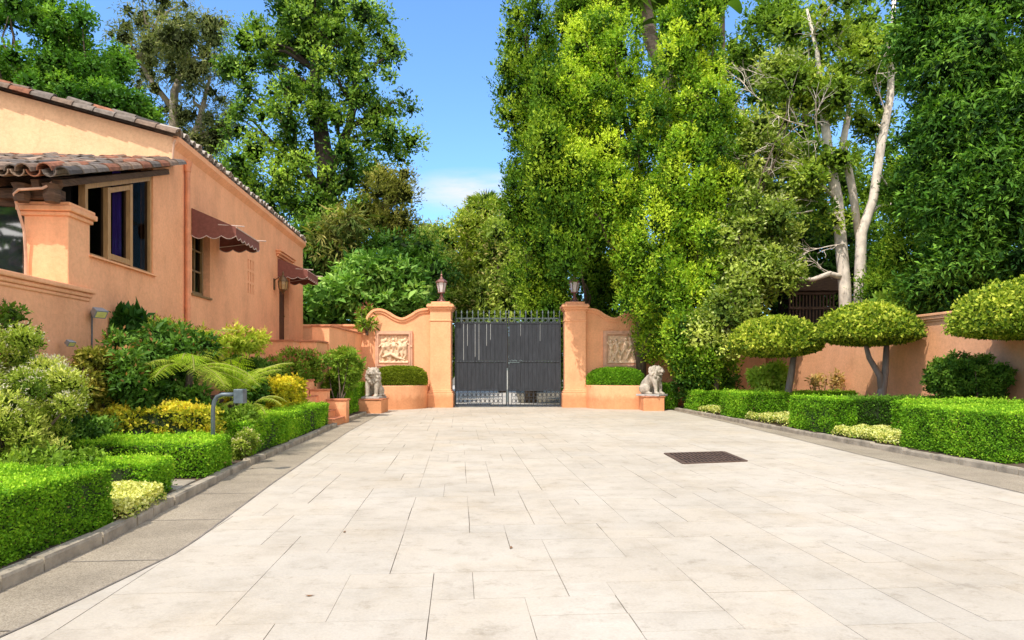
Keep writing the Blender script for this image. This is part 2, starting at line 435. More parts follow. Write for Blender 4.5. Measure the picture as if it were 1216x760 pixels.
mb = MB(); mb.add([(-14, -5, -.012), (14, -5, -.012), (14, 30, -.012), (-14, 30, -.012)], [(0, 1, 2, 3)])
struct(mb.build('driveway_joints', M['grout']))
ysL = np.r_[np.arange(-4, 18.01, .5), 19.2, 20, 21, 22, 23]
sheet('border_strip', lambda y: KL(y) - .05, IL, ysL, .004, M['strip'])
sheet('border_strip', IR, lambda y: KR(y) + .05, np.arange(-4, 25.6, .5), .004, M['strip'])
sheet('border_joint', lambda y: IL(y), lambda y: IL(y) + .018, ysL, .006, M['grout'])
sheet('border_joint', lambda y: IR(y) - .018, lambda y: IR(y), np.arange(-4, 25.6, .5), .006, M['grout'])
mb = MB(); 
for y in np.arange(-2, 18, 1.45):
    mb.add([(float(KL(y)) + .0, y, .0085), (float(IL(y)), y + .06, .0085), (float(IL(y)), y + .072, .0085), (float(KL(y)), y + .012, .0085)], [(0, 1, 2, 3)])
struct(mb.build('border_joint', M['grout']))
sheet('road', lambda y: -3.6 - (y - 29) * .12, lambda y: max(.3, 3.4 - (y - 29) * 1.7), np.arange(28, 70, 1.5), .002, M['road'])

def bedL(x, y):
    d = max(0, float(KL(y)) - x)
    return .07 + (0 if d < 1.9 else min(1.3, (d - 1.9) * .75))
sheet('flower_bed', lambda y: HW(y) - .05 if y > 7.5 else -11, lambda y: KL(y) - .1, np.arange(-4, 18.1, .5), 0, M['soil'], bedL, 14)
sheet('flower_bed', lambda y: HW(y) - .05, lambda y: KL(y) - .1, np.arange(19.3, 27.4, .5), 0, M['soil'], lambda x, y: bedL(x, y) if y < 25 else bedL(x, y) * .9, 14)
sheet('flower_bed', lambda y: KR(y) + .1, lambda y: RW(y) + .05, np.arange(-4, 27.6, .5), .07, M['soil'], lambda x, y: min(.25, max(0, x - float(KR(y)) - .8) * .12), 8)
sheet('garden_ground', lambda y: RW(y) + .3, lambda y: 60, np.arange(-4, 40, 4), .3, M['soil'])
sheet('garden_ground', lambda y: 3.6, lambda y: RW(y) + .3, np.arange(28.2, 46, 2), .1, M['soil'])
sheet('garden_ground', lambda y: -40, lambda y: -3.8 - (y - 29) * .12, np.arange(28.2, 60, 4), .25, M['soil'])

def kerb(line, y0, y1, side, seed):
    rng = np.random.default_rng(seed); y = y0; mb = MB()
    while y < y1:
        L = rng.uniform(.38, .95); y2 = min(y + L, y1)
        o_ = rng.uniform(-.012, .012); h = .105 + rng.uniform(-.012, .012); w = .115 + rng.uniform(-.01, .01)
        xa, xb = float(line(y)) + o_, float(line(y2 - .012)) + o_
        q = [(xa, y + .009), (xb, y2 - .009), (xb - side * w, y2 - .009), (xa - side * w, y + .009)]
        if side > 0: q = q[::-1]; 
        ba = .018
        q = q if side < 0 else q
        cx_ = sum(p[0] for p in q) / 4; cy_ = sum(p[1] for p in q) / 4
        sh = [(cx_ + (px - cx_) * .86, cy_ + (py - cy_) * .97) for px, py in q]
        V = [(*p, -.04) for p in q] + [(*p, h - .02) for p in q] + [(*p, h + rng.uniform(-.006, .006)) for p in sh]
        Fc = [(8, 9, 10, 11)] + [(i, (i + 1) % 4, (i + 1) % 4 + 4, i + 4) for i in range(4)] + [(i + 4, (i + 1) % 4 + 4, (i + 1) % 4 + 8, i + 8) for i in range(4)]
        mb.add(V, Fc); y = y2
    o = struct(mb.build('kerb', M['kerb'])); return o
kerb(KL, -3, 18.0, 1, 3); kerb(KL, 19.5, 22.9, 1, 4); kerb(KR, -3, 25.3, -1, 5)

# drain grate
a, b_, c_, d_ = at(790, 12.12), at(812, 10.81), at(886, 11.11), at(859, 12.37)
t = thing('drain_grate', 'rusty square iron drain grate set flush in the pale driveway', 'drain grate', ((a + c_) / 2 * [1, 1, 0]))
P4 = [Vector((p[0], p[1], 0)) for p in (b_, c_, d_, a)]
def quadpt(u, v): return (P4[0] * (1 - u) + P4[1] * u) * (1 - v) + (P4[3] * (1 - u) + P4[2] * u) * v
mb = MB(); mb.add([p + Vector((0, 0, .004)) for p in P4], [(0, 1, 2, 3)]); mb.build('pit', M['black'], t)
mb = MB()
for q in range(4): mb.bar(P4[q] + Vector((0, 0, .008)), P4[(q + 1) % 4] + Vector((0, 0, .0081)), .055, .02)
mb.build('frame', M['drain'], t)
mb = MB()
for k in range(15): mb.bar(quadpt(.035 + k * .0664, .02) + Vector((0, 0, .009)), quadpt(.035 + k * .0664, .98) + Vector((0, 0, .009)), .03, .016)
for k in (.25, .5, .75): mb.bar(quadpt(.02, k) + Vector((0, 0, .0065)), quadpt(.98, k) + Vector((0, 0, .0065)), .04, .011)
mb.build('bars', M['drain'], t)

# ------------------------------------------------------------------ house (local: x outwards, y along the long wall)
H = thing('stucco_house', 'apricot stucco villa with clay tiled roofs and maroon awnings, left of the drive', 'house', (-7.4, 14.7, 0), AX)
def xprism(mb, poly, x0, x1, mi=0):
    n = len(poly)
    V = [(x1, y, z) for y, z in poly] + [(x0, y, z) for y, z in poly]
    mb.add(V, [tuple(range(n)), tuple(reversed(range(n, 2 * n)))] + [(i, i + n, (i + 1) % n + n, (i + 1) % n) for i in range(n)], mi)
wall = MB()
def wall_sheet(mb, y0, y1, z0, z1, ops, x=0):
    ys = sorted({y0, y1, *[v for o in ops for v in o[:2]]}); zs = sorted({z0, z1, *[v for o in ops for v in o[2:4]]})
    for i in range(len(ys) - 1):
        for k in range(len(zs) - 1):
            cy, cz = (ys[i] + ys[i + 1]) / 2, (zs[k] + zs[k + 1]) / 2
            if any(o[0] < cy < o[1] and o[2] < cz < o[3] for o in ops): continue
            mb.add([(x, ys[i], zs[k]), (x, ys[i + 1], zs[k]), (x, ys[i + 1], zs[k + 1]), (x, ys[i], zs[k + 1])], [(0, 1, 2, 3)])
    for a0, a1, b0, b1, d in ops:
        mb.add([(x, a0, b0), (x, a1, b0), (x, a1, b1), (x, a0, b1), (x - d, a0, b0), (x - d, a1, b0), (x - d, a1, b1), (x - d, a0, b1)],
               [(0, 4, 5, 1), (1, 5, 6, 2), (2, 6, 7, 3), (3, 7, 4, 0)])
ops = [(1.06, 2.2, 3.31, 4.95, .24), (8.73, 10.05, 2.44, 5.1, .2)]
vents = [(5.22 + c * .24, 5.22 + c * .24 + .11, z, z + .29) for c in range(3) for z in (3.8, 4.16, 4.52)]
ops += [v + (.12,) for v in vents]
wall_sheet(wall, 0, 12.3, -.1, 6.62, ops)
# far end wall and gable front
wall.add([(0, 12.3, -.1), (-8, 12.3, -.1), (-8, 12.3, 8.6), (0, 12.3, 6.62)], [(0, 1, 2, 3)])
wall.prism([(-8, 2), (-.004, 2), (-.004, 6.6), (-8, 6.6 + .25 * 8)], 0, .2)
# porch side wall
ZR = lambda a: 5.9 + .34 * a
xprism(wall, [(-3.4, -.1), (-.004, -.1), (-.004, 3.42), (-3.4, 3.42)], -.25, 0)
xprism(wall, [(-.95, 3.42), (-.004, 3.42), (-.004, ZR(0) + .05), (-.95, ZR(-.95) + .05)], -.25, 0)
xprism(wall, [(-9, -.1), (-3.4, -.1), (-3.4, 2.72), (-9, 2.72)], -.72, 0)
wall.build('wall', M['stucco_wall'], H, local=True)
# gable skin in a lighter stucco, sunlight painted into its colour
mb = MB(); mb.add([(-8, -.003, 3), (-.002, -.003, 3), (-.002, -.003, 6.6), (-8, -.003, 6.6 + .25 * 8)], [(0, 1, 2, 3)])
mb.build('gable_wall', M['stucco_lit'], H, local=True)
mb = MB()
for z0, z1, e in ((2.72, 2.79, .05), (2.79, 2.87, .09), (2.66, 2.72, .025)): mb.box(-.74, e, -9, -3.36 + e, z0, z1)
mb.build('parapet_coping', M['stucco'], H, bevel=.02, local=True)
mb = MB(); mb.box(-.66, .012, -3.97, -3.33, 2.872, 3.98)
for z0, z1, e in ((3.96, 4.03, .04), (4.03, 4.12, .085), (4.12, 4.18, .06)): mb.box(-.66 - e, .012 + e, -3.97 - e, -3.33 + e, z0, z1)
mb.build('pier', M['stucco'], H, bevel=.018, local=True)
mb = MB(); mb.box(-.24, .06, -3.36, -.9, 3.42, 3.455); mb.build('window_sill', M['stucco'], H, bevel=.01, local=True)

# three-light porch window
wt = lambda a: ZR(a) - .2
wf = MB()
def vpost(mb, a, w, x0, x1, dz=0): xprism(mb, [(a - w / 2, 3.456), (a + w / 2, 3.456), (a + w / 2, wt(a + w / 2) - dz), (a - w / 2, wt(a - w / 2) - dz)], x0, x1)
for a in (-3.36, -.99): vpost(wf, a, .08, -.14, -.03)
xprism(wf, [(-3.4, wt(-3.4)), (-.95, wt(-.95)), (-.95, wt(-.95) + .09), (-3.4, wt(-3.4) + .09)], -.14, -.03)
xprism(wf, [(-3.32, 3.456), (-1.03, 3.456), (-1.03, 3.5), (-3.32, 3.5)], -.14, -.03)
win = wf.build('window', M['woodframe'], H, local=True)
cs = MB()
for a in (-2.68, -1.86): vpost(cs, a, .1, -.12, .0, .02)
xprism(cs, [(-2.63, 3.5), (-1.91, 3.5), (-1.91, 3.6), (-2.63, 3.6)], -.115, -.004)
xprism(cs, [(-2.63, wt(-2.63) - .12), (-1.91, wt(-1.91) - .12), (-1.91, wt(-1.91) - .03), (-2.63, wt(-2.63) - .03)], -.115, -.004)
cs.build('casement', M['woodframe'], win, local=True)
for a0, a1 in ((-3.32, -2.73), (-2.63, -1.91), (-1.81, -1.03)):
    mb = MB(); mb.add([(-.08, a0, 3.5), (-.08, a1, 3.5), (-.08, a1, wt(a1)), (-.08, a0, wt(a0))], [(0, 1, 2, 3)])
    mb.build('pane', M['glass'], win, local=True)
mb = MB()
ww = [(-.15 + .02 * math.sin(k * 1.9), -2.27 + k * .011) for k in range(30)]
mb.add([(x, y, 3.3) for x, y in ww] + [(x, y, 5.25) for x, y in ww], [(k, k + 1, k + 31, k + 30) for k in range(29)])
mb.build('curtain', M['curtain'], win, local=True)
mb = MB(); mb.add([(-1.6, -3.4, 2.5), (-1.6, -.9, 2.5), (-1.6, -.9, 5.6), (-1.6, -3.4, 4.6), (-.26, -3.4, 2.5), (-.26, -.9, 2.5), (-.26, -.9, 5.6), (-.26, -3.4, 4.6)],
                  [(0, 1, 2, 3), (0, 4, 5, 1), (1, 5, 6, 2), (2, 6, 7, 3), (3, 7, 4, 0)])
mb.build('dark_interior', M['black'], win, local=True)
# reflective porch glazing left of the pier
g = MB()
ga, gb = Vector((-2.6, -4.72, 0)), Vector((-.68, -3.86, 0))
for z, h_ in ((4.15, .1), (2.92, .08)): g.bar(ga + Vector((0, 0, z)), gb + Vector((0, 0, z)), .08, h_)
g.bar(gb + Vector((0, 0, 2.95)), gb + Vector((0, 0, 4.1)), .08, .08, 0, (1, 0, 0))
g = g.build('window', M['beam'], H, local=True)
mb = MB(); mb.add([ga + Vector((0, 0, 2.94)), gb + Vector((0, 0, 2.94)), gb + Vector((0, 0, 4.12)), ga + Vector((0, 0, 4.12))], [(0, 1, 2, 3)]); mb.build('pane', M['mirrorpane'], g, local=True)

# long-wall window
w = MB()
for a in (1.1, 1.98): w.box(-.2, -.1, a - .04, a + .04, 3.36, 4.95)
w.box(-.2, -.1, 1.06, 2.02, 3.312, 3.4); w.box(-.2, -.1, 1.14, 1.94, 4.88, 4.95)
for z in (3.9, 4.4): w.box(-.18, -.12, 1.14, 1.94, z - .018, z + .018)
w.box(-.18, -.12, 1.52, 1.56, 3.4, 4.88)
w = w.build('window', M['olivewood'], H, local=True)
mb = MB(); mb.add([(-.15, 1.1, 3.36), (-.15, 1.98, 3.36), (-.15, 1.98, 4.9), (-.15, 1.1, 4.9)], [(0, 1, 2, 3)]); mb.build('pane', M['glass'], w, local=True)
mb = MB(); mb.add([(-.24, 1.06, 3.31), (-.24, 2.2, 3.31), (-.24, 2.2, 4.95), (-.24, 1.06, 4.95)], [(0, 1, 2, 3)]); mb.build('dark_interior', M['black'], w, local=True)
mb = MB(); mb.box(-.1, .05, 1.0, 2.24, 3.26, 3.312); mb.build('sill', M['olivewood'], w, local=True, bevel=.01)
d = MB(); d.box(-.2, -.165, 8.735, 10.045, 2.45, 5.095); d = d.build('door', M['door'], H, local=True)
mb = MB(); mb.lathe([(.03, 0), (.035, .03), (.015, .05)], 8, (-.14, 9.9, 3.45)); mb.build('handle', M['bronze'], d, local=True)
mb = MB()
for v in vents: mb.add([(-.118, v[0], v[2]), (-.118, v[1], v[2]), (-.118, v[1], v[3]), (-.118, v[0], v[3])], [(0, 1, 2, 3)])
mb.build('vent_slots', M['door'], H, local=True)
mb = MB()
for z0, z1, e in ((5.42, 5.5, .07), (5.5, 5.58, .14), (5.58, 5.63, .19)): mb.box(.002, e, 8.45 - e, 10.3 + e, z0, z1)
mb.build('door_hood', M['stucco_wall'], H, local=True, bevel=.015)
mb = MB(); mb.prism([(0, 6.36), (.05, 6.42), (.12, 6.5), (.12, 6.62), (0, 6.62)], 0.0, 12.3); mb.build('eave_moulding', M['stucco_wall'], H, local=True)

# pipes
mb = MB(); mb.tube([(.075, .62, .4), (.075, .62, 6.02)], .055, 10)
mb.lathe([(.055, 0), (.075, .03), (.075, .1), (.1, .22), (.1, .25)], 10, (.075, .62, 6.0))
for z in (2.9, 4.6): mb.lathe([(.066, 0), (.066, .05)], 10, (.075, .62, z))
mb.build('downpipe', M['pipe'], H, local=True, smooth=False)
mb = MB(); mb.tube([(.1, -.12, 6.5), (.06, -.1, 6.42), (.04, -.09, 6.2), (.03, -.1, 5.98), (-.02, -.14, 5.86), (-.18, -.2, 5.78)], .022, 6)
mb.build('rain_pipe', M['cable'], H, local=True)
mb = MB(); mb.tube([(-.08, -4.2, 4.45), (-.1, -4.3, 4.36), (-.16, -4.35, 4.3), (-.5, -4.36, 4.27), (-.6, -4.3, 4.22), (-.63, -4.2, 4.1), (-.6, -4.06, 3.7), (-.6, -4.02, 3.3), (-.6, -4.02, 2.88)], .022, 6)
mb.build('rain_pipe', M['cable'], H, local=True)

# clay tiles
TR = random.Random(5)
def tcol():
    r = TR.random()
    c = ((.36, .15, .085) if r < .2 else (.29, .2, .145) if r < .5 else (.22, .18, .15) if r < .8 else (.44, .31, .22) if r < .93 else (.1, .085, .075))
    k = TR.uniform(.8, 1.2); return tuple(v * k for v in c)
def barrel(mb, P, d, s, n, L, r0, r1, inv=False, col=None, seg=7, th=.018):
    V = []
    for r_, o in ((r0, 0), (r1, L)):
        for rr in (r_, r_ - th):
            for k in range(seg):
                t_ = math.pi * k / (seg - 1); z = math.sin(t_) * rr
                V.append(P + d * o + s * (math.cos(t_) * rr) + n * (-z + (r_ if False else 0) if inv else z))
    q = seg; Fc = []
    for k in range(seg - 1):
        Fc.append((k, k + 1, 2 * q + k + 1, 2 * q + k)); Fc.append((k, q + k, q + k + 1, k + 1))
        Fc.append((q + k, 3 * q + k, 3 * q + k + 1, q + k + 1))
    mb.add(V, Fc, 0, col)
def tile_roof(mb, O, d, s, n, ncol, sp, nrow, ex, r, pans=1, mort=False):
    for c in range(ncol):
        for j in range(nrow):
            jig = TR.uniform(-.03, .03)
            P = O + s * (c * sp + jig) + d * (j * ex + TR.uniform(-.07, .05)) + n * (.04 + TR.uniform(0, .035))
            barrel(mb, P, (d + n * TR.uniform(-.03, .08) + s * TR.uniform(-.08, .08)).normalized(), s, n, ex * 1.15, r * TR.uniform(.92, 1.08), r * .8, False, tcol() if j or not mort else (.55, .47, .4))
            if j < pans: barrel(mb, O + s * ((c + .5) * sp) + d * (j * ex - .02) + n * .075, d, s, n, ex * 1.2, r * .95, r * .85, True, tcol())
# porch roof
mb = MB(); sl = Vector((0, 1, .34)).normalized(); nn = Vector((0, -.34, 1)).normalized()
O = Vector((-10.2, -4.48, 4.475))
tile_roof(mb, O, sl, Vector((1, 0, 0)), nn, 45, .23, 11, .425, .115, 12)
mb.add([O + Vector((0, 0, .0)), O + Vector((10.32, 0, 0)), O + Vector((10.32, 0, 0)) + sl * 4.72, O + sl * 4.72], [(0, 1, 2, 3)], 0, (.12, .08, .06))
for j in range(11):
    barrel(mb, O + Vector((10.4, 0, 0)) + sl * (j * .425) + nn * .01, sl, Vector((1, 0, 0)), nn, .48, .125, .1, False, tcol())
rf = mb.build('porch_roof', M['terracotta'], H, local=True)
mb = MB()
for x in np.arange(-9.6, .1, .62):
    p0 = Vector((x, -4.3, 4.385)); mb.bar(p0, p0 + sl * 1.2, .12, .13)
mb.box(-10, -.05, -4.1, -3.92, 4.2, 4.36)
p0 = Vector((.0, -4.25, 4.41)); mb.bar(p0, p0 + sl * 4.1, .16, .11)
mb.build('rafters', M['beam'], rf, local=True, bevel=.012)
for x in (-.55, -.1):
    mb = MB(); mb.lathe([(.1, 0), (.13, .1), (.11, .2), (.15, .27)], 8, (x, -4.2, 4.12)); mb.build('corbel', M['beam'], rf, local=True)
# main roof
mb = MB(); sl = Vector((-1, 0, .25)).normalized(); nn = Vector((.25, 0, 1)).normalized()
O = Vector((.1, -.05, 6.62))
tile_roof(mb, O, sl, Vector((0, 1, 0)), nn, 54, .23, 19, .44, .115, 1, True)
mb.add([O, O + sl * 8.6, O + sl * 8.6 + Vector((0, 12.5, 0)), O + Vector((0, 12.5, 0))], [(0, 1, 2, 3)], 0, (.12, .08, .06))
mb.add([O + Vector((0, 0, -.05)), O + sl * 8.6 + Vector((0, 0, -.05)), O + sl * 8.6 + Vector((0, 12.5, -.05)), O + Vector((0, 12.5, -.05))], [(3, 2, 1, 0)], 0, (.2, .1, .06))
for j in range(19):
    barrel(mb, O + Vector((0, -.07, 0)) + sl * (j * .44 - .06) + nn * -.015, (sl + nn * .015).normalized(), Vector((0, 1, 0)), nn, .5, .145, .115, False, tcol())
mb.build('roof', M['terracotta'], H, local=True)

# awnings
def awning(a0, a1, zt, zf_, zb, pr):
    mb = MB(); ns = 24
    V = [(.01, a0 + (a1 - a0) * k / ns, zt) for k in range(ns + 1)] + [(pr, a0 + (a1 - a0) * k / ns, zf_ + .012 * math.sin(k * 1.1)) for k in range(ns + 1)]
    mb.add(V, [(k, k + 1, ns + 2 + k, ns + 1 + k) for k in range(ns)])
    can = mb.build('awning', M['canvas'], H, local=True)
    def scallop(pts0, pts1, name, n, reps, z0a, z0b):
        v = MB(); tr = MB(); top = []; bot = []
        for k in range(n + 1):
            u = k / n; p = Vector(pts0).lerp(Vector(pts1), u)
            top.append(Vector((p.x, p.y, z0a + (z0b - z0a) * u))); bot.append(Vector((p.x, p.y, zb - .07 * abs(math.sin(math.pi * u * reps)) + .05)))
        v.add(top + bot, [(k, k + 1, n + 2 + k, n + 1 + k) for k in range(n)])
        o = v.build(name, M['canvas'], can, local=True)
        tr.tube(bot, .011, 5); tr.build('trim', M['trim'], can, local=True); return o
    scallop((.01, a0, 0), (pr, a0, 0), 'side_panel', 30, 3, zt, zf_)
    scallop((.01, a1, 0), (pr, a1, 0), 'side_panel', 30, 3, zt, zf_)
    scallop((pr, a0, 0), (pr, a1, 0), 'valance', 48, 6, zf_, zf_)
    mb = MB()
    mb.tube([(pr * .6, a0, zf_ + .06), (pr + .18, a0 + .03, zf_ + .03)], .014, 6); mb.tube([(pr * .6, a1, zf_ + .06), (pr + .18, a1 - .03, zf_ + .03)], .014, 6)
    mb.tube([(pr, a0, zf_), (pr, a1, zf_)], .014, 6); mb.tube([(.02, a0 + .03, zb + .1), (pr, a0 + .03, zf_ - .01)], .012, 6); mb.tube([(.02, a1 - .03, zb + .1), (pr, a1 - .03, zf_ - .01)], .012, 6)
    mb.build('rods', M['trim'], can, local=True)
awning(1.0, 2.85, 5.29, 4.85, 4.6, 1.02)
awning(8.5, 10.2, 5.36, 4.95, 4.68, 1.02)

# fittings on the house, each a thing of its own
def lp(x, y, z):
    return np.array([-7.4 + x * ca - y * sa, 14.7 + x * sa + y * ca, z])
t = thing('wall_lantern', 'ornate bronze wall lantern beside the house door', 'wall lantern', lp(.3, 8.05, 4.2), AX)
mb = MB(); mb.tube([(-.3, 0, .2), (-.26, 0, .36), (-.12, 0, .46), (0, 0, .5)], .018, 6); mb.box(-.3, -.27, -.07, .07, .02, .4)
mb.build('bracket', M['bronze'], t, local=True)
mb = MB(); mb.lathe([(.03, -.1), (.05, -.06), (.09, 0), (.14, .03)], 8, (0, 0, .0)); mb.build('base', M['bronze'], t, local=True)
mb = MB(); mb.lathe([(.12, .03), (.15, .2), (.15, .3)], 8); mb.build('glass', M['amber'], t, local=True)
mb = MB(); mb.lathe([(.18, .3), (.16, .34), (.1, .43), (.05, .48), (.03, .54), (.045, .57), (.01, .66)], 8)
for k in range(8):
    t_ = 2 * math.pi * k / 8; mb.tube([(.125 * math.cos(t_), .125 * math.sin(t_), .02), (.157 * math.cos(t_), .157 * math.sin(t_), .2), (.157 * math.cos(t_), .157 * math.sin(t_), .31)], .01, 5)
mb.build('cage', M['bronze'], t, local=True)

def floodlight(label, loc, rz, s, group=None, cond=True):
    t = thing('floodlight', label, 'floodlight', loc, rz, group)
    mb = MB(); mb.lathe([(.05 * s, 0), (.06 * s, .02), (.06 * s, .07 * s), (.02, .08 * s)], 10, (0, 0, 0))
    mb.tube([(0, 0, .05 * s), (.1 * s, 0, .07 * s), (.17 * s, -.02, .02 * s)], .03 * s, 8)
    if cond: mb.tube([(-.02, 0, 0), (-.03, 0, -1.1)], .012, 6)
    mb.build('bracket', M['steel'], t, local=True)
    mb = MB(); c = math.cos(R(35)); s_ = math.sin(R(35))
    def rot(p): x, y, z = p; return (.28 * s + (x * c + z * s_) * s, y * s, .03 * s + (-x * s_ + z * c) * s)
    q = [(-.15, -.16, -.1), (-.15, .16, -.1), (-.15, .16, .1), (-.15, -.16, .1), (.12, -.2, -.14), (.12, .2, -.14), (.12, .2, .14), (.12, -.2, .14)]
    mb.add([rot(p) for p in q], [(0, 3, 2, 1), (0, 1, 5, 4), (1, 2, 6, 5), (2, 3, 7, 6), (3, 0, 4, 7), (4, 5, 6, 7)])
    mb.build('housing', M['white'], t, bevel=.012 * s, local=True)
    mb = MB(); q = [(.124, -.16, -.1), (.124, .16, -.1), (.124, .16, .1), (.124, -.16, .1)]; mb.add([rot(p) for p in q], [(0, 1, 2, 3)])
    mb.build('lens', M['lightlens'], t, local=True)
floodlight('grey floodlight with yellow lens on a bracket, fixed to the stucco wall above the shrubs', lp(.04, -3.3, 2.46), AX - R(28), .55)
floodlight('small pale floodlight low on the wall behind the flowering bush', lp(.1, -4.2, 1.92), AX - R(20), .32, None, False)

# ------------------------------------------------------------------ stairs and landing
t = thing('garden_stairs', 'orange stucco steps climbing left between clipped hedges towards the house door', 'stairs', (-5.9, 18.6, 0))
for k in range(11):
    mb = MB(); x1 = -4.78 - k * .25; mb.box(x1 - .25, x1, 18.02, 19.18, 0, .2 + .2 * k - .035); mb.box(x1 - .25, x1 + .02, 18.02, 19.18, .2 + .2 * k - .033, .2 + .2 * k, 1)
    mb.build('step', [M['stucco_wall'], M['coping']], t)
for x0, x1, z in ((-5.28, -4.72, .64), (-5.95, -5.28, .92), (-6.2, -5.75, 1.2), (-6.9, -6.2, 1.75)):
    mb = MB(); mb.box(x0 + .003, x1 - .003, 19.2, 19.55, 0, z); mb.box(x0 - .03, x1 + .03, 19.17, 19.58, z, z + .05, 1)
    mb.build('cheek_wall', [M['stucco'], M['coping']], t, bevel=.012)
t = thing('terrace_landing', 'raised stucco landing with stepped parapet in front of the house door', 'landing', (-6.9, 24.5, 0))
mb = MB(); mb.box(-8.0, -6.66, 20.5, 27.0, 0, 2.4); mb.box(-8.0, -6.62, 20.46, 27.0, 2.4, 2.44, 1); mb.build('slab', [M['stucco_wall'], M['coping']], t)
for x0, x1, y0, y1, z in ((-6.68, -6.1, 22.5, 27.3, 2.97), (-6.8, -6.15, 21.2, 22.46, 2.4)):
    mb = MB(); mb.box(x0, x1, y0, y1, 0, z); mb.box(x0 - .04, x1 + .04, y0 - .04, y1 + .003, z, z + .06, 1); mb.build('parapet', [M['stucco'], M['coping']], t, bevel=.012)

# ------------------------------------------------------------------ gate walls
GY = 27.6
gp = lambda px, py: (float(at(px, GY, py)[0]), float(at(px, GY, py)[2]))
def smooth_line(p, n=6):
    p = [Vector(q) for q in p]; out = []
    for i in range(len(p) - 1):
        a, b, c, d = p[max(i - 1, 0)], p[i], p[i + 1], p[min(i + 2, len(p) - 1)]
        for k in range(n):
            t_ = k / n
            out.append(.5 * ((2 * b) + (c - a) * t_ + (2 * a - 5 * b + 4 * c - d) * t_ ** 2 + (3 * b - a - 3 * c + d) * t_ ** 3))
    return out + [p[-1]]
top = smooth_line([gp(*q) for q in ((437, 383), (438, 377), (443, 371), (450, 369), (458, 371), (468, 377), (478, 380), (488, 376), (498, 370), (511, 368))])
def wing(label, mir, xlow, reliefseed, cap_low=True):
    S = (lambda x: x) if not mir else (lambda x: -x + 2 * gp(603, 0)[0])
    fix = (lambda p: p) if not mir else (lambda p: p[::-1])
    t = thing('gate_wall', label, 'garden wall', (S(-4.5), GY, 0))
    pts = [(p.x, p.y) for p in top]
    xa, xb = pts[0][0], pts[-1][0]
    poly = [(xa, -.1), (xb, -.1)] + pts[::-1]
    fx0, fx1 = gp(446, 0)[0], gp(490, 0)[0]; fz0, fz1 = gp(0, 437)[1], gp(0, 393)[1]
    mb = MB(); mb.prism(fix([(S(x), z) for x, z in poly]), GY, GY + .4); 
    mb.prism(fix([(S(xlow), -.1), (S(xa + .004), -.1), (S(xa + .004), gp(0, 386)[1] - .06), (S(xlow), gp(0, 386)[1] - .06)]), GY + .02, GY + .37)
    wl = mb.build('wall', M['stucco'], t)
    # moulded coping that follows the curve
    mb = MB()
    for off, th, pro in ((-.10, .10, .05), (0.0, .09, .1)):
        lo = []; hi = []
        for i, p in enumerate(pts):
            q0, q1 = pts[max(i - 1, 0)], pts[min(i + 1, len(pts) - 1)]
            nx, nz = -(q1[1] - q0[1]), q1[0] - q0[0]; l = math.hypot(nx, nz); nx /= l; nz /= l
            lo.append((p[0] + nx * off, p[1] + nz * off)); hi.append((p[0] + nx * (off + th), p[1] + nz * (off + th)))
        for i in range(len(pts) - 1):
            q = [lo[i], lo[i + 1], hi[i + 1], hi[i]]
            mb.prism(fix([(S(x), z) for x, z in q]), GY - pro, GY + .4 + pro)
    z = gp(0, 386)[1]
    mb.box(*sorted((S(xlow), S(xa - .06))), GY - .05, GY + .45, z - .057, z + .03)
    mb.build('coping', M['stucco'], t)
    # scroll
    mb = MB(); cx_, cz_ = gp(443, 378)
    sp = [(S(cx_ + (.22 - .02 * k * .5) * math.cos(k * .5 + 2.2) ), GY - .02, cz_ + (.22 - .01 * k) * math.sin(k * .5 + 2.2)) for k in range(20)]
    mb.tube(sp, .035, 7); mb.build('scroll', M['stucco'], t, smooth=True)
    # square frame with carved panel
    fr = MB(); xs = sorted((S(fx0), S(fx1))); b = .17
    for k, (i0, pro) in enumerate(((0, .1), (.07, .13), (.13, .07))):
        i1 = i0 + (.07 if k < 2 else .06)
        a0, a1, c0, c1 = xs[0] + i0, xs[1] - i0, fz0 + i0, fz1 - i0; d0 = i1 - i0
        for q in ((a0, a1, c1 - d0, c1), (a0, a1, c0, c0 + d0), (a0, a0 + d0, c0 + d0, c1 - d0), (a1 - d0, a1, c0 + d0, c1 - d0)):
            fr.box(q[0], q[1], GY - pro, GY + .002, q[2], q[3])
    pn = fr.build('relief_frame', M['frame_pink'], t)
    relief(xs[0] + .19, xs[1] - .19, fz0 + .19, fz1 - .19, pn, reliefseed)
    return t
def human(mb, cx_, z0, h, y, rg, lean=0, fl=1):
    """one carved figure in relief: torso, head, bent arms and striding legs"""
    hip = Vector((cx_, y, z0 + h * .5)); neck = Vector((cx_ + lean * h * .25, y - .01, z0 + h * .83))
    mb.tube([hip, hip.lerp(neck, .5) + Vector((.01 * fl, -.02, 0)), neck], [h * .085, h * .11, h * .07], 8)
    mb.ell(neck + Vector((lean * .05, -.02, h * .1)), (h * .07, h * .07, h * .09), None, 8, 6)
    for s_ in (-1, 1):
        kn = hip + Vector((s_ * h * rg.uniform(.05, .2), -.03 * rg.random(), -h * .24)); ft = Vector((kn.x + fl * h * rg.uniform(-.16, .08), y, z0 + .02))
        mb.tube([hip + Vector((s_ * h * .04, 0, 0)), kn, ft], [h * .075, h * .055, h * .035], 7); mb.ell(ft + Vector((fl * .03, -.02, 0)), (.05, .03, .025), None, 7, 5)
        sh = neck + Vector((s_ * h * .1, 0, -h * .04)); el = sh + Vector((s_ * h * rg.uniform(.04, .2), -.03, h * rg.uniform(-.2, .12))); hd = el + Vector((rg.uniform(-.1, .16) * h * s_, -.02, h * rg.uniform(-.12, .2)))
        mb.tube([sh, el, hd], [h * .05, h * .04, h * .03], 7)
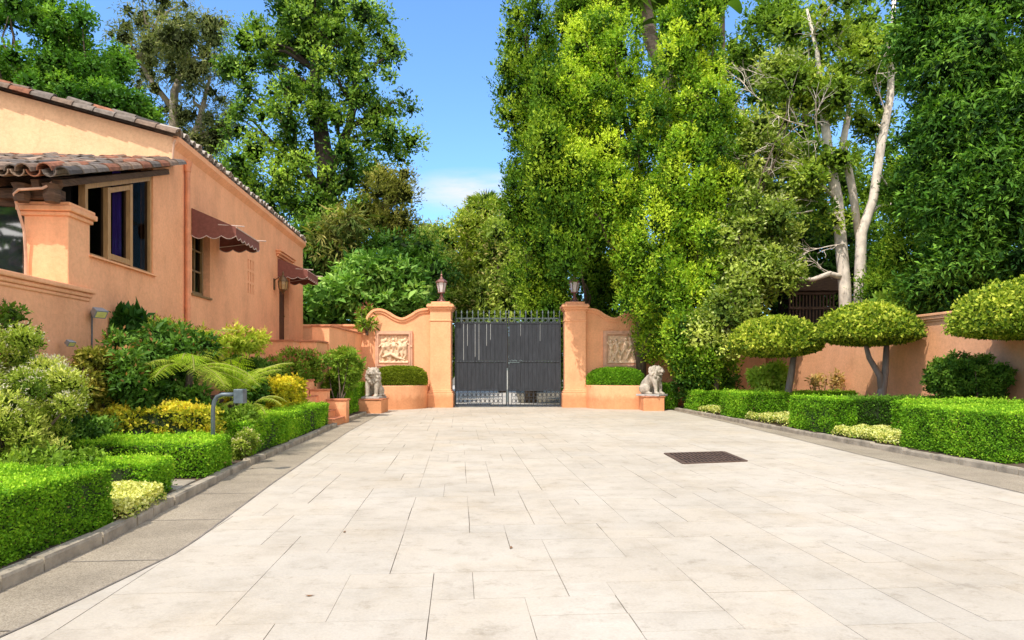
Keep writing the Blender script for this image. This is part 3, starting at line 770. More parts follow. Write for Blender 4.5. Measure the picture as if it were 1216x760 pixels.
def relief(x0, x1, z0, z1, parent, seed):
    rg = random.Random(seed); mb = MB(); w = x1 - x0; h = z1 - z0
    mb.box(x0, x1, GY - .02, GY - .004, z0, z1); mb.box(x0 - .02, x1 + .02, GY - .11, GY - .004, z0, z0 + .07)
    nf = 5 if seed % 2 else 4
    for k in range(nf):
        human(mb, x0 + w * (.13 + .74 * k / (nf - 1)), z0 + .06 + rg.uniform(0, .05), h * rg.uniform(.76, .88), GY - .05 - .015 * (k % 2), rg, rg.uniform(-.5, .5), rg.choice((-1, 1)))
    if seed % 2:      # fallen figure and drapery across the lower half
        mb.tube([(x0 + .1 * w, GY - .08, z0 + .22 * h), (x0 + .4 * w, GY - .1, z0 + .34 * h), (x0 + .62 * w, GY - .09, z0 + .2 * h), (x0 + .9 * w, GY - .07, z0 + .12 * h)], [.05, .08, .07, .03], 8)
        for k in range(7): mb.tube([(x0 + w * (.1 + .12 * k), GY - .05, z0 + h * rg.uniform(.75, .95)), (x0 + w * (.14 + .12 * k), GY - .07, z0 + h * .6), (x0 + w * (.08 + .12 * k), GY - .05, z0 + h * rg.uniform(.3, .5))], [.03, .035, .02], 6)
    o = mb.build('relief_panel', M['stone'], parent, smooth=True)
    md = o.modifiers.new('merge', 'REMESH'); md.mode = 'VOXEL'; md.voxel_size = .016; md.use_smooth_shade = True
wing('orange garden wall with a scrolled top and carved battle relief, left of the gate', False, -8.6, 7)
wing('shaded orange garden wall with a carved relief of standing figures, right of the gate', True, -10.75, 4)

def pillar(label, px0, px1):
    x0, x1 = gp(px0, 0)[0], gp(px1, 0)[0]; xc = (x0 + x1) / 2; hw = (x1 - x0) / 2
    t = thing('gate_pillar', label, 'gate pillar', (xc, GY, 0), 0, 'pillars either side of the gate')
    y0, y1 = GY - .28, GY + .62
    mb = MB(); mb.box(x0, x1, y0, y1, .6, 3.95); mb.build('shaft', M['stucco'], t, bevel=.02)
    mb = MB(); mb.box(x0 - .1, x1 + .1, y0 - .1, y1 + .1, -.05, .58)
    mb.box(x0 - .07, x1 + .07, y0 - .07, y1 + .07, .58, .66); mb.box(x0 - .03, x1 + .03, y0 - .03, y1 + .03, .66, .72); mb.build('base', M['stucco'], t, bevel=.03)
    mb = MB()
    for z0, z1, e in ((3.5, 3.56, .03), (3.93, 3.99, .04), (3.99, 4.07, .08), (4.07, 4.16, .13), (4.16, 4.2, .1), (4.2, 4.3, -.04)): mb.box(x0 - e, x1 + e, y0 - e, y1 + e, z0, z1)
    mb.build('capital', M['stucco'], t, bevel=.02)
    return xc, (y0 + y1) / 2
pl = pillar('sunlit orange gate pillar with moulded cap, left of the gate', 511.5, 536)
pr = pillar('orange gate pillar in dappled shade, right of the gate', 670, 695)
def lamp(label, c):
    t = thing('pillar_lamp', label, 'lamp', (c[0], c[1], 4.3), 0, 'lamps on the gate pillars')
    mb = MB(); mb.lathe([(.2, 0), (.2, .03), (.1, .06), (.06, .12), (.05, .26), (.08, .29), (.05, .33), (.04, .38), (.1, .41)], 10)
    for k in range(4):
        a = k * math.pi / 2 + .78; mb.tube([(.19 * math.cos(a), .19 * math.sin(a), .02), (.2 * math.cos(a), .2 * math.sin(a), .1), (.12 * math.cos(a), .12 * math.sin(a), .14), (.06 * math.cos(a), .06 * math.sin(a), .24)], .015, 5)
    mb.build('stem', M['copper'], t, local=True)
    mb = MB(); mb.lathe([(.125, .42), (.2, .82)], 6); mb.build('glass', M['lampglass'], t, local=True)
    mb = MB()
    for k in range(6):
        a = k * math.pi / 3; mb.tube([(.13 * math.cos(a), .13 * math.sin(a), .41), (.208 * math.cos(a), .208 * math.sin(a), .83)], .014, 5)
    mb.lathe([(.15, .39), (.15, .425)], 6); mb.build('frame', M['copper'], t, local=True)
    mb = MB(); mb.lathe([(.25, .82), (.25, .85), (.17, .93), (.08, .98), (.07, 1.02), (.045, 1.05), (.03, 1.1), (.055, 1.13), (.02, 1.18), (.008, 1.3)], 6); mb.build('roof', M['copper'], t, local=True)
lamp('copper lantern on top of the left gate pillar', pl); lamp('copper lantern on top of the right gate pillar', pr)

# ------------------------------------------------------------------ gate
t = thing('metal_gate', 'charcoal double gate with plank panels, scrollwork foot and spiked cresting between the pillars', 'gate', (-.2, GY + .1, 0))
gx0, gx1 = gp(539, 0)[0] + .03, gp(667, 0)[0] - .03; gm = gp(602.5, 0)[0]
def leaf_(x0, x1, side, seed):
    rg = random.Random(seed); y = GY + .1
    mb = MB()
    for xx in (x0, x1 - .05): mb.box(xx, xx + .05, y - .03, y + .03, .06, 3.66)
    for z0, z1 in ((.06, .11), (.66, .72), (1.84, 1.92), (3.42, 3.48)): mb.box(x0 + .05, x1 - .05, y - .035, y + .03, z0, z1)
    for k in range(int((x1 - x0) / .13)): mb.box(x0 + .1 + k * .13, x0 + .125 + k * .13, y - .047, y - .036, 1.868, 1.892, 1)
    lf = mb.build('gate_leaf', [M['gate'], M['iron']], t)
    mb = MB(); n = 13; w = (x1 - x0 - .1) / n
    for z0, z1 in ((.72, 1.84), (1.92, 3.42)):
        for k in range(n):
            xx = x0 + .05 + k * w; mb.box(xx + .004, xx + w - .004, y - .012 - rg.uniform(0, .008), y + .01, z0 + .003, z1 - .003)
        mb.box(x0 + .055, x1 - .055, y + .012, y + .018, z0 + .003, z1 - .003)
    cand = ((2, 1.5), (3, .9), (5, 1.35), (6, 1.5), (8, .9), (9, .65)) if side < 0 else ((3, .5), (8, .7))
    for k, L in cand:
        xx = x0 + .05 + k * w; mb.box(xx - .004 - .006 * (side < 0), xx + .006, y - .03, y - .0195, 3.415 - L, 3.415, 1)  # thin pale strips paint in bright light lines between planks
    mb.build('plank_panel', [M['gate'], M['light_line_bolt']], lf)
    mb = MB(); k = 0; xx = x0 + .16
    while xx < x1 - .1:
        mb.box(xx - .012, xx + .012, y - .012, y + .012, .11, .66)
        c = xx + .09
        if c < x1 - .1:
            for zc in (.25, .5):
                mb.tube([(c + .065 * math.cos(q * math.pi / 6), y, zc + .085 * math.sin(q * math.pi / 6)) for q in range(13)], .012, 5, cap=False)
        xx += .18
    mb.build('scrollwork', M['gate'], lf)
    mb = MB(); mb.box(x0 + .05, x1 - .05, y - .015, y + .015, 3.64, 3.665); n2 = 9; w2 = (x1 - x0 - .1) / n2
    for k in range(n2 + 1):
        xx = x0 + .05 + k * w2; mb.box(xx - .013, xx + .013, y - .013, y + .013, 3.48, 3.84); mb.lathe([(.013, 0), (.036, .03), (.03, .07), (.004, .17)], 6, (xx, y, 3.82))
        if k < n2: mb.tube([(xx + w2 / 2 + .075 * math.cos(q * math.pi / 6), y, 3.56 + .075 * math.sin(q * math.pi / 6)) for q in range(13)], .011, 5, cap=False)
    mb.build('cresting', M['iron'], lf)
leaf_(gx0, gm - .012, -1, 3); leaf_(gm + .012, gx1, 1, 4)
mb = MB(); mb.box(gm - .03, gm + .03, GY + .02, GY + .05, .2, 1.6); mb.build('drop_bolt', M['iron'], t)
mb = MB(); mb.box(gm - .02, gm + .02, GY + .01, GY + .04, .72, 1.5); mb.build('bolt_cover', M['light_line_bolt'], t)

# ------------------------------------------------------------------ planters, pedestals, lions
def planter(label, poly, cat='planter'):
    c = np.mean(poly, 0); t = thing('planter', label, cat, (c[0], c[1], 0))
    mb = MB(); mb.vprism(poly, -.05, .92); mb.build('body', M['stucco'], t, bevel=.03)
    mb = MB(); q = [tuple(c + (np.array(p) - c) * .9) for p in poly]; mb.vprism(q, .9, .94); mb.build('soil', M['soil'], t)
    return poly
def arc(pts, n=5): return [tuple(p) for p in smooth_line(pts, n)]
PLL = arc([(-5.42, 25.75), (-4.95, 25.62), (-4.4, 25.75), (-3.85, 26.15), (-3.5, 26.7), (-3.42, 27.28)]) + [(-3.42, 27.55), (-5.42, 27.55)]
planter('sunlit rounded orange planter below the battle relief', PLL)
PLR = arc([(3.0, 27.28), (3.1, 26.7), (3.5, 26.25), (4.1, 26.0), (4.6, 25.9), (5.2, 25.95)]) + [(5.6, 26.3), (5.6, 27.55), (3.0, 27.55)]
planter('shaded rounded orange planter below the relief of standing figures', PLR)
def pedestal(label, x0, x1, y0, y1, z):
    t = thing('pedestal', label, 'pedestal', ((x0 + x1) / 2, (y0 + y1) / 2, 0))
    mb = MB(); mb.box(x0, x1, y0, y1, -.05, z - .03); mb.build('block', M['stucco'], t, bevel=.02)
    mb = MB(); mb.box(x0 - .03, x1 + .03, y0 - .03, y1 + .03, z - .03, z); mb.build('cap', M['coping'], t, bevel=.008)
pedestal('orange pedestal carrying the lion that stares down the drive', -5.42, -4.57, 23.55, 24.85, .5)
pedestal('orange pedestal carrying the lion with its head turned right', 4.88, 5.66, 25.0, 25.86, .54)

def lion():
    rg = random.Random(2); mb = MB()
    q = lambda y, z, r: None
    # seated trunk, front legs, haunches (faces -y)
    mb.tube([(0, .42, .18), (0, .3, .36), (0, .1, .56), (0, -.06, .7)], [.2, .24, .24, .2], 14)
    for s_ in (-1, 1):
        mb.ell((s_ * .2, .28, .22), (.13, .25, .2), None, 12, 8)
        mb.tube([(s_ * .2, .3, .1), (s_ * .22, .05, .05)], [.075, .065], 9); mb.ell((s_ * .22, .02, .045), (.075, .11, .05), None, 10, 6)
        mb.tube([(s_ * .15, -.08, .66), (s_ * .17, -.17, .42), (s_ * .165, -.2, .22), (s_ * .165, -.2, .05)], [.12, .095, .072, .07], 10)
        mb.ell((s_ * .165, -.25, .05), (.085, .12, .055), None, 10, 6)
        for k in (-1, 0, 1): mb.ell((s_ * .165 + k * .045, -.34, .035), (.028, .045, .035), None, 7, 5)
    mb.ell((0, -.12, .62), (.19, .16, .2), None, 12, 8)
    # mane
    mb.ell((0, -.06, .84), (.25, .23, .28), None, 16, 10)
    for k in range(74):
        a = rg.uniform(0, 2 * math.pi); h = rg.uniform(.52, 1.08)
        r_ = .25 * math.sqrt(max(0.05, 1 - ((h - .82) / .33) ** 2))
        if math.cos(a - 4.71) > .72 and h > .74: continue
        p = Vector((r_ * math.cos(a), -.06 + r_ * math.sin(a) * .95, h)); o = Vector((math.cos(a), math.sin(a), 0))
        mb.tube([p, p + o * .035 + Vector((.01, 0, -.06)), p + o * .015 + Vector((0, 0, -.13))], [.045, .038, .012], 6)
    # head
    mb.ell((0, -.2, .93), (.16, .17, .17), None, 14, 9)
    mb.ell((0, -.35, .9), (.1, .1, .075), None, 12, 8); mb.ell((0, -.43, .93), (.05, .035, .03), None, 8, 6)
    mb.ell((0, -.31, .775), (.085, .1, .045), None, 12, 7)
    for s_ in (-1, 1):
        mb.ell((s_ * .05, -.41, .87), (.052, .055, .045), None, 9, 6)
        mb.ell((s_ * .075, -.33, 1.0), (.05, .04, .028), None, 8, 6); mb.ell((s_ * .14, -.14, 1.07), (.05, .035, .06), None, 8, 6)
        mb.ell((s_ * .1, -.28, .87), (.05, .07, .06), None, 8, 6)
    mb.tube([(.05, .58, .06), (.2, .56, .05), (.33, .4, .05), (.36, .2, .06), (.34, .1, .1)], [.04, .04, .035, .035, .06], 7)
    return mb
LS = .95
t = thing('lion_statue', 'snarling seated stone lion facing down the drive, left of the gate', 'lion statue', (-4.98, 24.22, .5), R(-6), 'stone lions guarding the gate')
mb = lion(); o = mb.build('body', M['lion'], t, local=True, smooth=True)
md = o.modifiers.new('merge', 'REMESH'); md.mode = 'VOXEL'; md.voxel_size = .017; md.use_smooth_shade = True
mb = MB(); mb.box(-.34, .34, -.42, .58, 0, .075); mb.build('plinth', M['plinth'], t, bevel=.012, local=True)
for ch in t.children:
    if ch.name.startswith('body'): ch.location = (0, 0, .06)
l2 = copy_thing(t); l2.location = (5.34, 25.42, .54); l2.rotation_euler = (0, 0, R(48)); l2.scale = (.98,) * 3; t.scale = (LS,) * 3
l2['label'] = 'seated stone lion with its maned head turned right, right of the gate beside the planter'

# right garden wall
t = thing('garden_wall', 'long orange stucco wall with capped top behind the mushroom trees, right side', 'garden wall', (11.2, 18.2, 0))
mb = MB(); cp = MB(); y0, y1 = -2.0, 27.9
def wq(x_in, x_out, z0, z1, mbx):
    a = [(RW(y0) + x_in, y0), (RW(y0) + x_out, y0), (RW(y1) + x_out, y1), (RW(y1) + x_in, y1)]
    mbx.vprism(a, z0, z1)
wq(0, .35, -.1, 2.86, mb); mb.build('wall', M['stucco'], t)
for z0, z1, e in ((2.8, 2.863, .03), (2.863, 2.95, .07), (2.95, 3.02, .1)): wq(-e, .35 + e, z0, z1, cp)
cp.build('coping', M['stucco'], t, bevel=.012)
# dark trellis pavilion glimpsed behind the wall
t = thing('garden_shelter', 'dark wooden slatted shelter glimpsed behind the wall and topiary', 'garden shelter', (12.2, 27.5, 0))
mb = MB(); xs0, xs1 = float(at(938, 27.5)[0]), float(at(990, 27.5)[0])
for k in range(14): xx = xs0 + (xs1 - xs0) * k / 13; mb.box(xx - .03, xx + .03, 27.5, 27.54, .3, 4.6)
for z in (3.3, 4.0, 4.6): mb.box(xs0 - .05, xs1 + .05, 27.44, 27.6, z, z + .1)
mb.build('slats', M['beam'], t)
mb = MB(); mb.box(xs0, xs1, 28.6, 28.7, .3, 4.7); mb.build('back_panel', M['black'], t)
mb = MB(); mb.prism([(xs0 - .3, 4.75), (xs1 + .5, 4.75), (xs1, 5.3), (xs0 + .1, 5.2)], 27.3, 29); mb.build('roof', M['beam'], t)

# path lamp
bx, by = float(at(253, 9.7)[0]), 9.7
t = thing('path_lamp', 'grey bent-pole path light with a box head, between the hedges and ferns', 'path lamp', (bx, by, .3))
s_ = by / F
mb = MB(); pts = [(0, 0, -.3), (0, 0, at(0, by, 486)[2] - .3), (.015, 0, at(0, by, 477)[2] - .3), (.06, 0, at(0, by, 471)[2] - .3), (.13, 0, at(0, by, 468.5)[2] - .3), (27 * s_, 0, at(0, by, 468.5)[2] - .3)]
mb.tube(pts, .03, 9); mb.build('pole', M['steel'], t, local=True, smooth=True)
z0, z1 = at(0, by, 479)[2] - .3, at(0, by, 462)[2] - .3
mb = MB(); mb.box(26.5 * s_, 38 * s_, -.08, .08, z0, z1); mb.build('head', M['steel'], t, local=True, bevel=.012)
# ------------------------------------------------------------------ clipped hedges
P_BOX = [(.04, .115, .012), (.125, .3, .02), (.33, .53, .05)]
P_TOPI = [(.03, .07, .01), (.17, .26, .025), (.47, .52, .1)]
P_FLOWER = [(.28, .31, .1), (.54, .56, .27), (.58, .64, .45)]
P_VARIEG = [(.1, .19, .02), (.42, .43, .04), (.75, .62, .08)]
def hedge(label, foot, z0, z1, leaf, dens, seed, p=P_BOX, name='box_hedge', cat='hedge', tone=.42, rough=.02, group=None, bot=None, blossoms=0):
    """foot: list of convex quads (counter-clockwise corners); leaves cover the sides and the top of each"""
    rng = np.random.default_rng(seed)
    c = np.mean([q for f in foot for q in f], 0)
    t = thing(name, label, cat, (c[0], c[1], z0), 0, group)
    core = MB(); lv = Leaves()
    for qi, f in enumerate(foot):
        f = np.array(f, float); cc = f.mean(0)
        g = cc + (f - cc) * (1 - .07 / np.maximum(np.linalg.norm(f - cc, axis=1, keepdims=True), .1))
        core.vprism([tuple(p_) for p_ in g], z0 - .1 - .003 * qi, z1 - .045 - .003 * qi)
        faces = []
        A = .5 * abs(sum(f[i, 0] * f[(i + 1) % 4, 1] - f[(i + 1) % 4, 0] * f[i, 1] for i in range(4)))
        n = int(A * dens); u, v = rng.random((2, n, 1))
        b = ((f[0] * (1 - u) + f[1] * u) * (1 - v) + (f[3] * (1 - u) + f[2] * u) * v)
        faces.append((np.c_[b, np.full(n, z1)], np.tile([0, 0, 1.], (n, 1)), np.minimum(np.minimum(u, 1 - u), np.minimum(v, 1 - v))[:, 0]))
        for i in range(4):
            a_, b_ = f[i], f[(i + 1) % 4]; e = b_ - a_; L = np.linalg.norm(e); nrm = np.array([e[1], -e[0], 0]) / L
            n = int(L * (z1 - z0) * dens * 1.05); u = rng.random((n, 1)); z = z0 + (z1 - z0) * rng.random(n)
            faces.append((np.c_[a_ + e * u, z], np.tile(nrm, (n, 1)), np.minimum(u[:, 0], 1 - u[:, 0])))
        for P, N, _e in faces:
            n = len(P)
            bl = blotch(np.random.default_rng(seed + 7), P, 3.2)
            fine_ = blotch(np.random.default_rng(seed + 8), P, 11)
            off = rough * (bl * 1.2 + fine_ * .8) - np.abs(rng.normal(0, .026, n)) + (rng.random(n) < .06) * rng.uniform(0, .035 + leaf, n)
            P = P + N * off[:, None]
            D = unit(N * .55 + rng.normal(size=(n, 3)) * .6 + np.array([0, 0, .25])); NN = unit(N * .7 + rng.normal(size=(n, 3)) * .6)
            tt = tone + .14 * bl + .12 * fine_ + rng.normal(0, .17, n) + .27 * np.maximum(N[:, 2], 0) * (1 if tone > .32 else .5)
            ls = leaf * rng.uniform(.7, 1.35, n)
            col = pal(rng, p, tt)
            dead = rng.random(n) < .008 + .1 * np.clip(fine_ + .5 * bl - 1.25, 0, 1); col[dead] = np.array((.3, .2, .07)) * rng.uniform(.6, 1.2, (dead.sum(), 1))
            if blossoms:
                wb = rng.random(n) < blossoms; col[wb] = (.75, .7, .5)
            lv.add(P, D, NN, ls, ls * .62, col, .15, .1)
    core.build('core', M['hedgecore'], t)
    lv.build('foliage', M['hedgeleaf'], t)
    return t
def strip_quad(line, y0, y1, inner, width, side):
    """quad along a kerb line: inner = gap behind the kerb, side -1 = grows to the left"""
    a0, a1 = float(line(y0)) + side * inner, float(line(y1)) + side * inner
    q = [(a0, y0), (a1, y1), (a1 + side * width, y1), (a0 + side * width, y0)]
    return q if side < 0 else q[::-1]
# left border
hedge('closest low box hedge at the lower left corner of the driveway', [[(-3.7, 2.6), (-3.74, 6.3), (-5.9, 6.4), (-5.9, 2.6)]], .05, .6, .023, 13500, 21)
hedge('lowest box hedge behind the cream flower patch on the left', [[(-5.9, 7.4), (-3.95, 7.3), (-4.02, 7.95), (-6.0, 8.05)]], .08, .47, .03, 6500, 22)
hedge('wide box hedge block in front of the bent path lamp', [[(-6.9, 9.0), (-4.05, 8.9), (-4.25, 10.2), (-4.8, 10.2)], [(-6.9, 9.0), (-4.8, 10.2), (-6.6, 9.85), (-6.95, 9.7)], [(-9.0, 9.3), (-6.93, 9.02), (-6.98, 9.9), (-9.0, 10.2)]], .09, .53, .034, 5200, 23)
hedge('long narrow box hedge running along the left kerb to the steps', [[(-4.38, 11.1), (-4.85, 17.75), (-5.45, 17.8), (-5.0, 11.2)]], .09, .63, .042, 3600, 24)
hedge('tall box hedge behind the steps beside the lion pedestal', [[(-6.1, 21.6), (-5.28, 21.35), (-5.45, 24.9), (-6.3, 24.9)]], .1, 1.06, .055, 2300, 25)
# right border
def rb(*q): return [tuple(p_) for p_ in q]
hedge('closest box hedge on the right, cut off by the picture edge', [rb((7.32, 12.65), (7.52, 10.3), (10.4, 10.6), (10.2, 12.9))], .08, .84, .033, 5200, 26)
hedge('second bright box hedge block from the right, between two flower patches', [rb((6.98, 16.9), (7.12, 15.05), (7.75, 15.15), (7.65, 17.0))], .08, .86, .042, 3700, 27)
hedge('dark box hedge running back behind the second yellow flower patch', [rb((7.7, 16.6), (7.8, 15.5), (10.9, 15.7), (10.8, 16.8))], .08, .84, .042, 3300, 34, [(.02, .06, .008), (.05, .14, .014), (.14, .27, .04)])  # darker leaf palette than the other box hedges
hedge('third box hedge from the right, under the smaller mushroom tree', [rb((6.68, 21.6), (6.82, 19.85), (8.3, 20.1), (8.15, 21.8)), rb((8.2, 21.4), (8.3, 20.5), (10.6, 20.7), (10.5, 21.6))], .08, .82, .05, 2700, 28)
hedge('fourth box hedge from the right, below the bright green tree', [rb((6.42, 25.0), (6.5, 23.5), (7.9, 23.7), (7.8, 25.1))], .08, .76, .055, 2300, 29)
hedge('small dark box hedge touching the pedestal of the right lion', [rb((5.78, 27.2), (5.8, 25.6), (6.3, 25.65), (6.3, 27.2))], .05, .95, .055, 2300, 30, tone=.3)
hedge('low back hedge running beneath the round bush by the right wall', [rb((8.0, 14.2), (8.1, 13.3), (10.9, 13.5), (10.8, 14.4))], .08, .86, .042, 3300, 31)

# flowers between the hedges
def patch(label, quad, z, h, leaf, dens, seed, p=P_FLOWER, name='flower_patch', green=.25):
    rng = np.random.default_rng(seed); f = np.array(quad, float); c = f.mean(0)
    t = thing(name, label, 'flowers', (c[0], c[1], z))
    A = .5 * abs(sum(f[i, 0] * f[(i + 1) % 4, 1] - f[(i + 1) % 4, 0] * f[i, 1] for i in range(4)))
    n = int(A * dens); u, v = rng.random((2, n, 1))
    b = ((f[0] * (1 - u) + f[1] * u) * (1 - v) + (f[3] * (1 - u) + f[2] * u) * v)
    edge = np.clip(np.minimum(np.minimum(u, 1 - u), np.minimum(v, 1 - v))[:, 0] * 30, 0, 1) ** .5
    P0 = np.c_[b, np.zeros(n)]
    hh = h * edge * (.85 + .15 * blotch(np.random.default_rng(seed + 1), P0, 7)) * (.55 + .45 * rng.random(n) ** .5)
    P = np.c_[b, z + hh]
    D = unit(rng.normal(size=(n, 3)) * .8 + np.array([0, 0, .5])); N = unit(rng.normal(size=(n, 3)) * .5 + np.array([0, 0, 1]))
    lv = Leaves(); col = pal(rng, p, .5 + rng.normal(0, .25, n)); gr = rng.random(n) < green + .3 * (edge < .6)
    col[gr] = pal(rng, [(.06, .13, .02), (.14, .24, .03), (.3, .36, .08)], rng.random(gr.sum()))
    ls = leaf * rng.uniform(.7, 1.3, n); lv.add(P, D, N, ls, ls * .8, col, .1, .1)
    lv.build('blooms', M['needle'], t)
patch('cream flowers filling the gap behind the closest left hedge', [(-4.9, 6.35), (-3.6, 6.3), (-3.74, 7.3), (-5.2, 7.35)], .06, .24, .03, 14000, 41, green=.04)
patch('yellow flower patch between the two nearest right hedges', [(7.08, 14.95), (7.25, 12.75), (9.3, 12.95), (9.1, 15.4)], .08, .2, .045, 5000, 42, green=.14)
patch('yellow flower patch under the mushroom trees on the right', [(6.83, 19.75), (6.98, 17.0), (8.4, 17.2), (8.2, 20.0)], .08, .2, .05, 2800, 43)
patch('small yellow flower patch by the fourth right hedge', [(6.45, 23.4), (6.6, 21.8), (7.6, 22), (7.5, 23.6)], .08, .2, .055, 2400, 44)

# stepping stone slab beside the kerb
t = thing('stone_slab', 'flat grey stone slab between two left hedges at the kerb', 'stone slab', (-4.35, 8.1, .06))
mb = MB(); mb.vprism([(-4.95, 8.0), (-3.96, 7.95), (-4.06, 8.65), (-5.0, 8.75)], .03, .1); mb.build('slab', M['kerb'], t, bevel=.01)

# planter hedges (grown out of the planters, rounded)
def dome_hedge(label, poly, z0, z1, leaf, n, seed, p, tone):
    rng = np.random.default_rng(seed); f = np.array(poly, float); c = f.mean(0)
    t = thing('planter_hedge', label, 'hedge', (c[0], c[1], z0))
    lv = Leaves(); core = MB(); k = rng.integers(0, len(f), n); w = rng.random((n, 1))
    e = f[k] * (1 - w) + f[(k + 1) % len(f)] * w
    s = rng.random(n) ** .5
    s = np.where(rng.random(n) < .55, 1, s)
    b = c + (e - c) * s[:, None]
    z = np.where(s == 1, z0 + (z1 - z0) * rng.random(n) ** .8, z1)
    sh = 1 - .16 * np.clip((z - z0) / (z1 - z0), 0, 1) ** 3
    b = c + (b - c) * sh[:, None]
    P = np.c_[b, z - .12 * (s ** 4) * (z > z1 - .2)] + rng.normal(0, .02, (n, 3))
    od = unit(np.c_[b - c, np.where(s == 1, .15, 2.)])
    D = unit(od * .6 + rng.normal(size=(n, 3)) * .6); N = unit(od + rng.normal(size=(n, 3)) * .6)
    ls = leaf * rng.uniform(.7, 1.3, n); lv.add(P, D, N, ls, ls * .6, pal(rng, p, tone + rng.normal(0, .17, n) + .12 * od[:, 2]))
    core.vprism([tuple(c + (q - c) * .88) for q in f], z0, z1 - .14); core.build('core', M['hedgecore'], t); lv.build('foliage', M['hedgeleaf'], t)
dome_hedge('clipped olive green hedge growing in the sunlit rounded planter', [(-5.3, 25.85), (-4.95, 25.7), (-4.4, 25.82), (-3.85, 26.22), (-3.48, 26.75), (-3.45, 27.3), (-5.3, 27.3)], .93, 1.62, .06, 22000, 51, [(.05, .08, .01), (.13, .19, .015), (.26, .32, .04)], .42)
dome_hedge('clipped dark green hedge growing in the shaded rounded planter', [(3.05, 27.3), (3.15, 26.75), (3.5, 26.32), (4.1, 26.08), (4.6, 25.98), (5.1, 26.1), (5.2, 27.3)], .93, 1.56, .06, 22000, 52, P_BOX, .35)

# ------------------------------------------------------------------ mushroom trees (topiary)
def mushroom(label, base, ctr, rx, rz_up, rz_dn, forks, leaf, n, seed, tone=.42):
    rng = np.random.default_rng(seed); t = thing('mushroom_topiary', label, 'topiary tree', base, 0, 'mushroom-shaped topiary trees')
    tr = MB()
    for pts, rad in forks: tr.tube(pts, rad, 9)
    cx_ = np.array(ctr)
    for k in range(9):
        a = k * .7; p0 = np.array(forks[0][0][-1]); q = cx_ + np.array([rx * .6 * math.cos(a), rx * .6 * math.sin(a), rz_up * .3])
        tr.tube([p0, (p0 + q) / 2 + np.array([0, 0, .08]), q], [.05, .03, .012], 5)
    tr.build('trunk', M['greybark'], t, smooth=True)
    lv = Leaves(); d = rdir(rng, n)
    low = d[:, 2] < 0
    P = d * np.array([rx, rx, 1]); P[:, 2] = np.where(low, d[:, 2] * rz_dn, d[:, 2] * rz_up)
    bl = blotch(np.random.default_rng(seed + 1), P, 2.6); fn = blotch(np.random.default_rng(seed + 2), P, 8)
    k = 1 + .04 * bl + .03 * fn - np.abs(rng.normal(0, .055, n)) + (rng.random(n) < .12) * rng.uniform(0, .1, n)
    P = cx_ + P * k[:, None]
    N0 = unit(d * np.array([1, 1, 1.5]))
    D = unit(N0 * .5 + rng.normal(size=(n, 3)) * .6 + np.array([0, 0, .15])); N = unit(N0 * .7 + rng.normal(size=(n, 3)) * .6)
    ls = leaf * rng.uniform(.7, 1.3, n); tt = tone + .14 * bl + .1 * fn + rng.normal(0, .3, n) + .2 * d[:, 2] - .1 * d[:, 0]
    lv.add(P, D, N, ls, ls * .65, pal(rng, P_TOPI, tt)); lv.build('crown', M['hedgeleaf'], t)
    core = MB(); core.lathe([(rx * .2, -rz_dn * .6), (rx * .8, -rz_dn * .5), (rx * .88, 0), (rx * .75, rz_up * .5), (rx * .4, rz_up * .8), (.05, rz_up * .9)], 20, tuple(cx_)); core.build('crown_core', M['hedgecore'], t, smooth=True)
Y1 = 20.6; b1 = at(935, Y1); c1 = at(920, Y1, 408); c1[2] -= .05
mushroom('smaller mushroom-clipped tree on the left, with a single trunk', (b1[0], Y1, .2), (c1[0], Y1, c1[2]), 50 * Y1 / F, 33 * Y1 / F, 12 * Y1 / F,
         [([(b1[0] - .05, Y1, 0), (b1[0] + .02, Y1, .8), (b1[0] + .12, Y1, 1.4), (b1[0] + .22, Y1, 2.1)], [.125, .11, .1, .08])], .105, 22000, 61)
Y2 = 18.6; b2 = at(1047, Y2); c2 = at(1031, Y2, 397)
mushroom('larger mushroom-clipped tree in the middle, with a forked trunk', (b2[0], Y2, .2), (c2[0], Y2, c2[2]), 55 * Y2 / F, 35 * Y2 / F, 11 * Y2 / F,
         [([(b2[0], Y2, 0), (b2[0], Y2, .9), (b2[0] + .1, Y2, 1.5), (b2[0] + .2, Y2 + .1, 2.4)], [.14, .12, .09, .07]), ([(b2[0], Y2, .95), (b2[0] - .05, Y2, 1.35), (b2[0] - .4, Y2 - .1, 1.85), (b2[0] - .55, Y2 - .1, 2.4)], [.1, .085, .07, .05])], .1, 24000, 62, .33)
Y3 = 14.2; b3 = at(1236, Y3); c3 = at(1222, Y3, 388)
mushroom('nearest mushroom-clipped crown, cut off by the right picture edge', (b3[0], Y3, .2), (c3[0], Y3, c3[2]), 80 * Y3 / F, 58 * Y3 / F, 12 * Y3 / F,
         [([(b3[0], Y3, 0), (b3[0], Y3, .9), (b3[0] + .1, Y3, 1.6), (b3[0] + .05, Y3, 2.5)], [.18, .16, .14, .1])], .08, 36000, 63, .46)

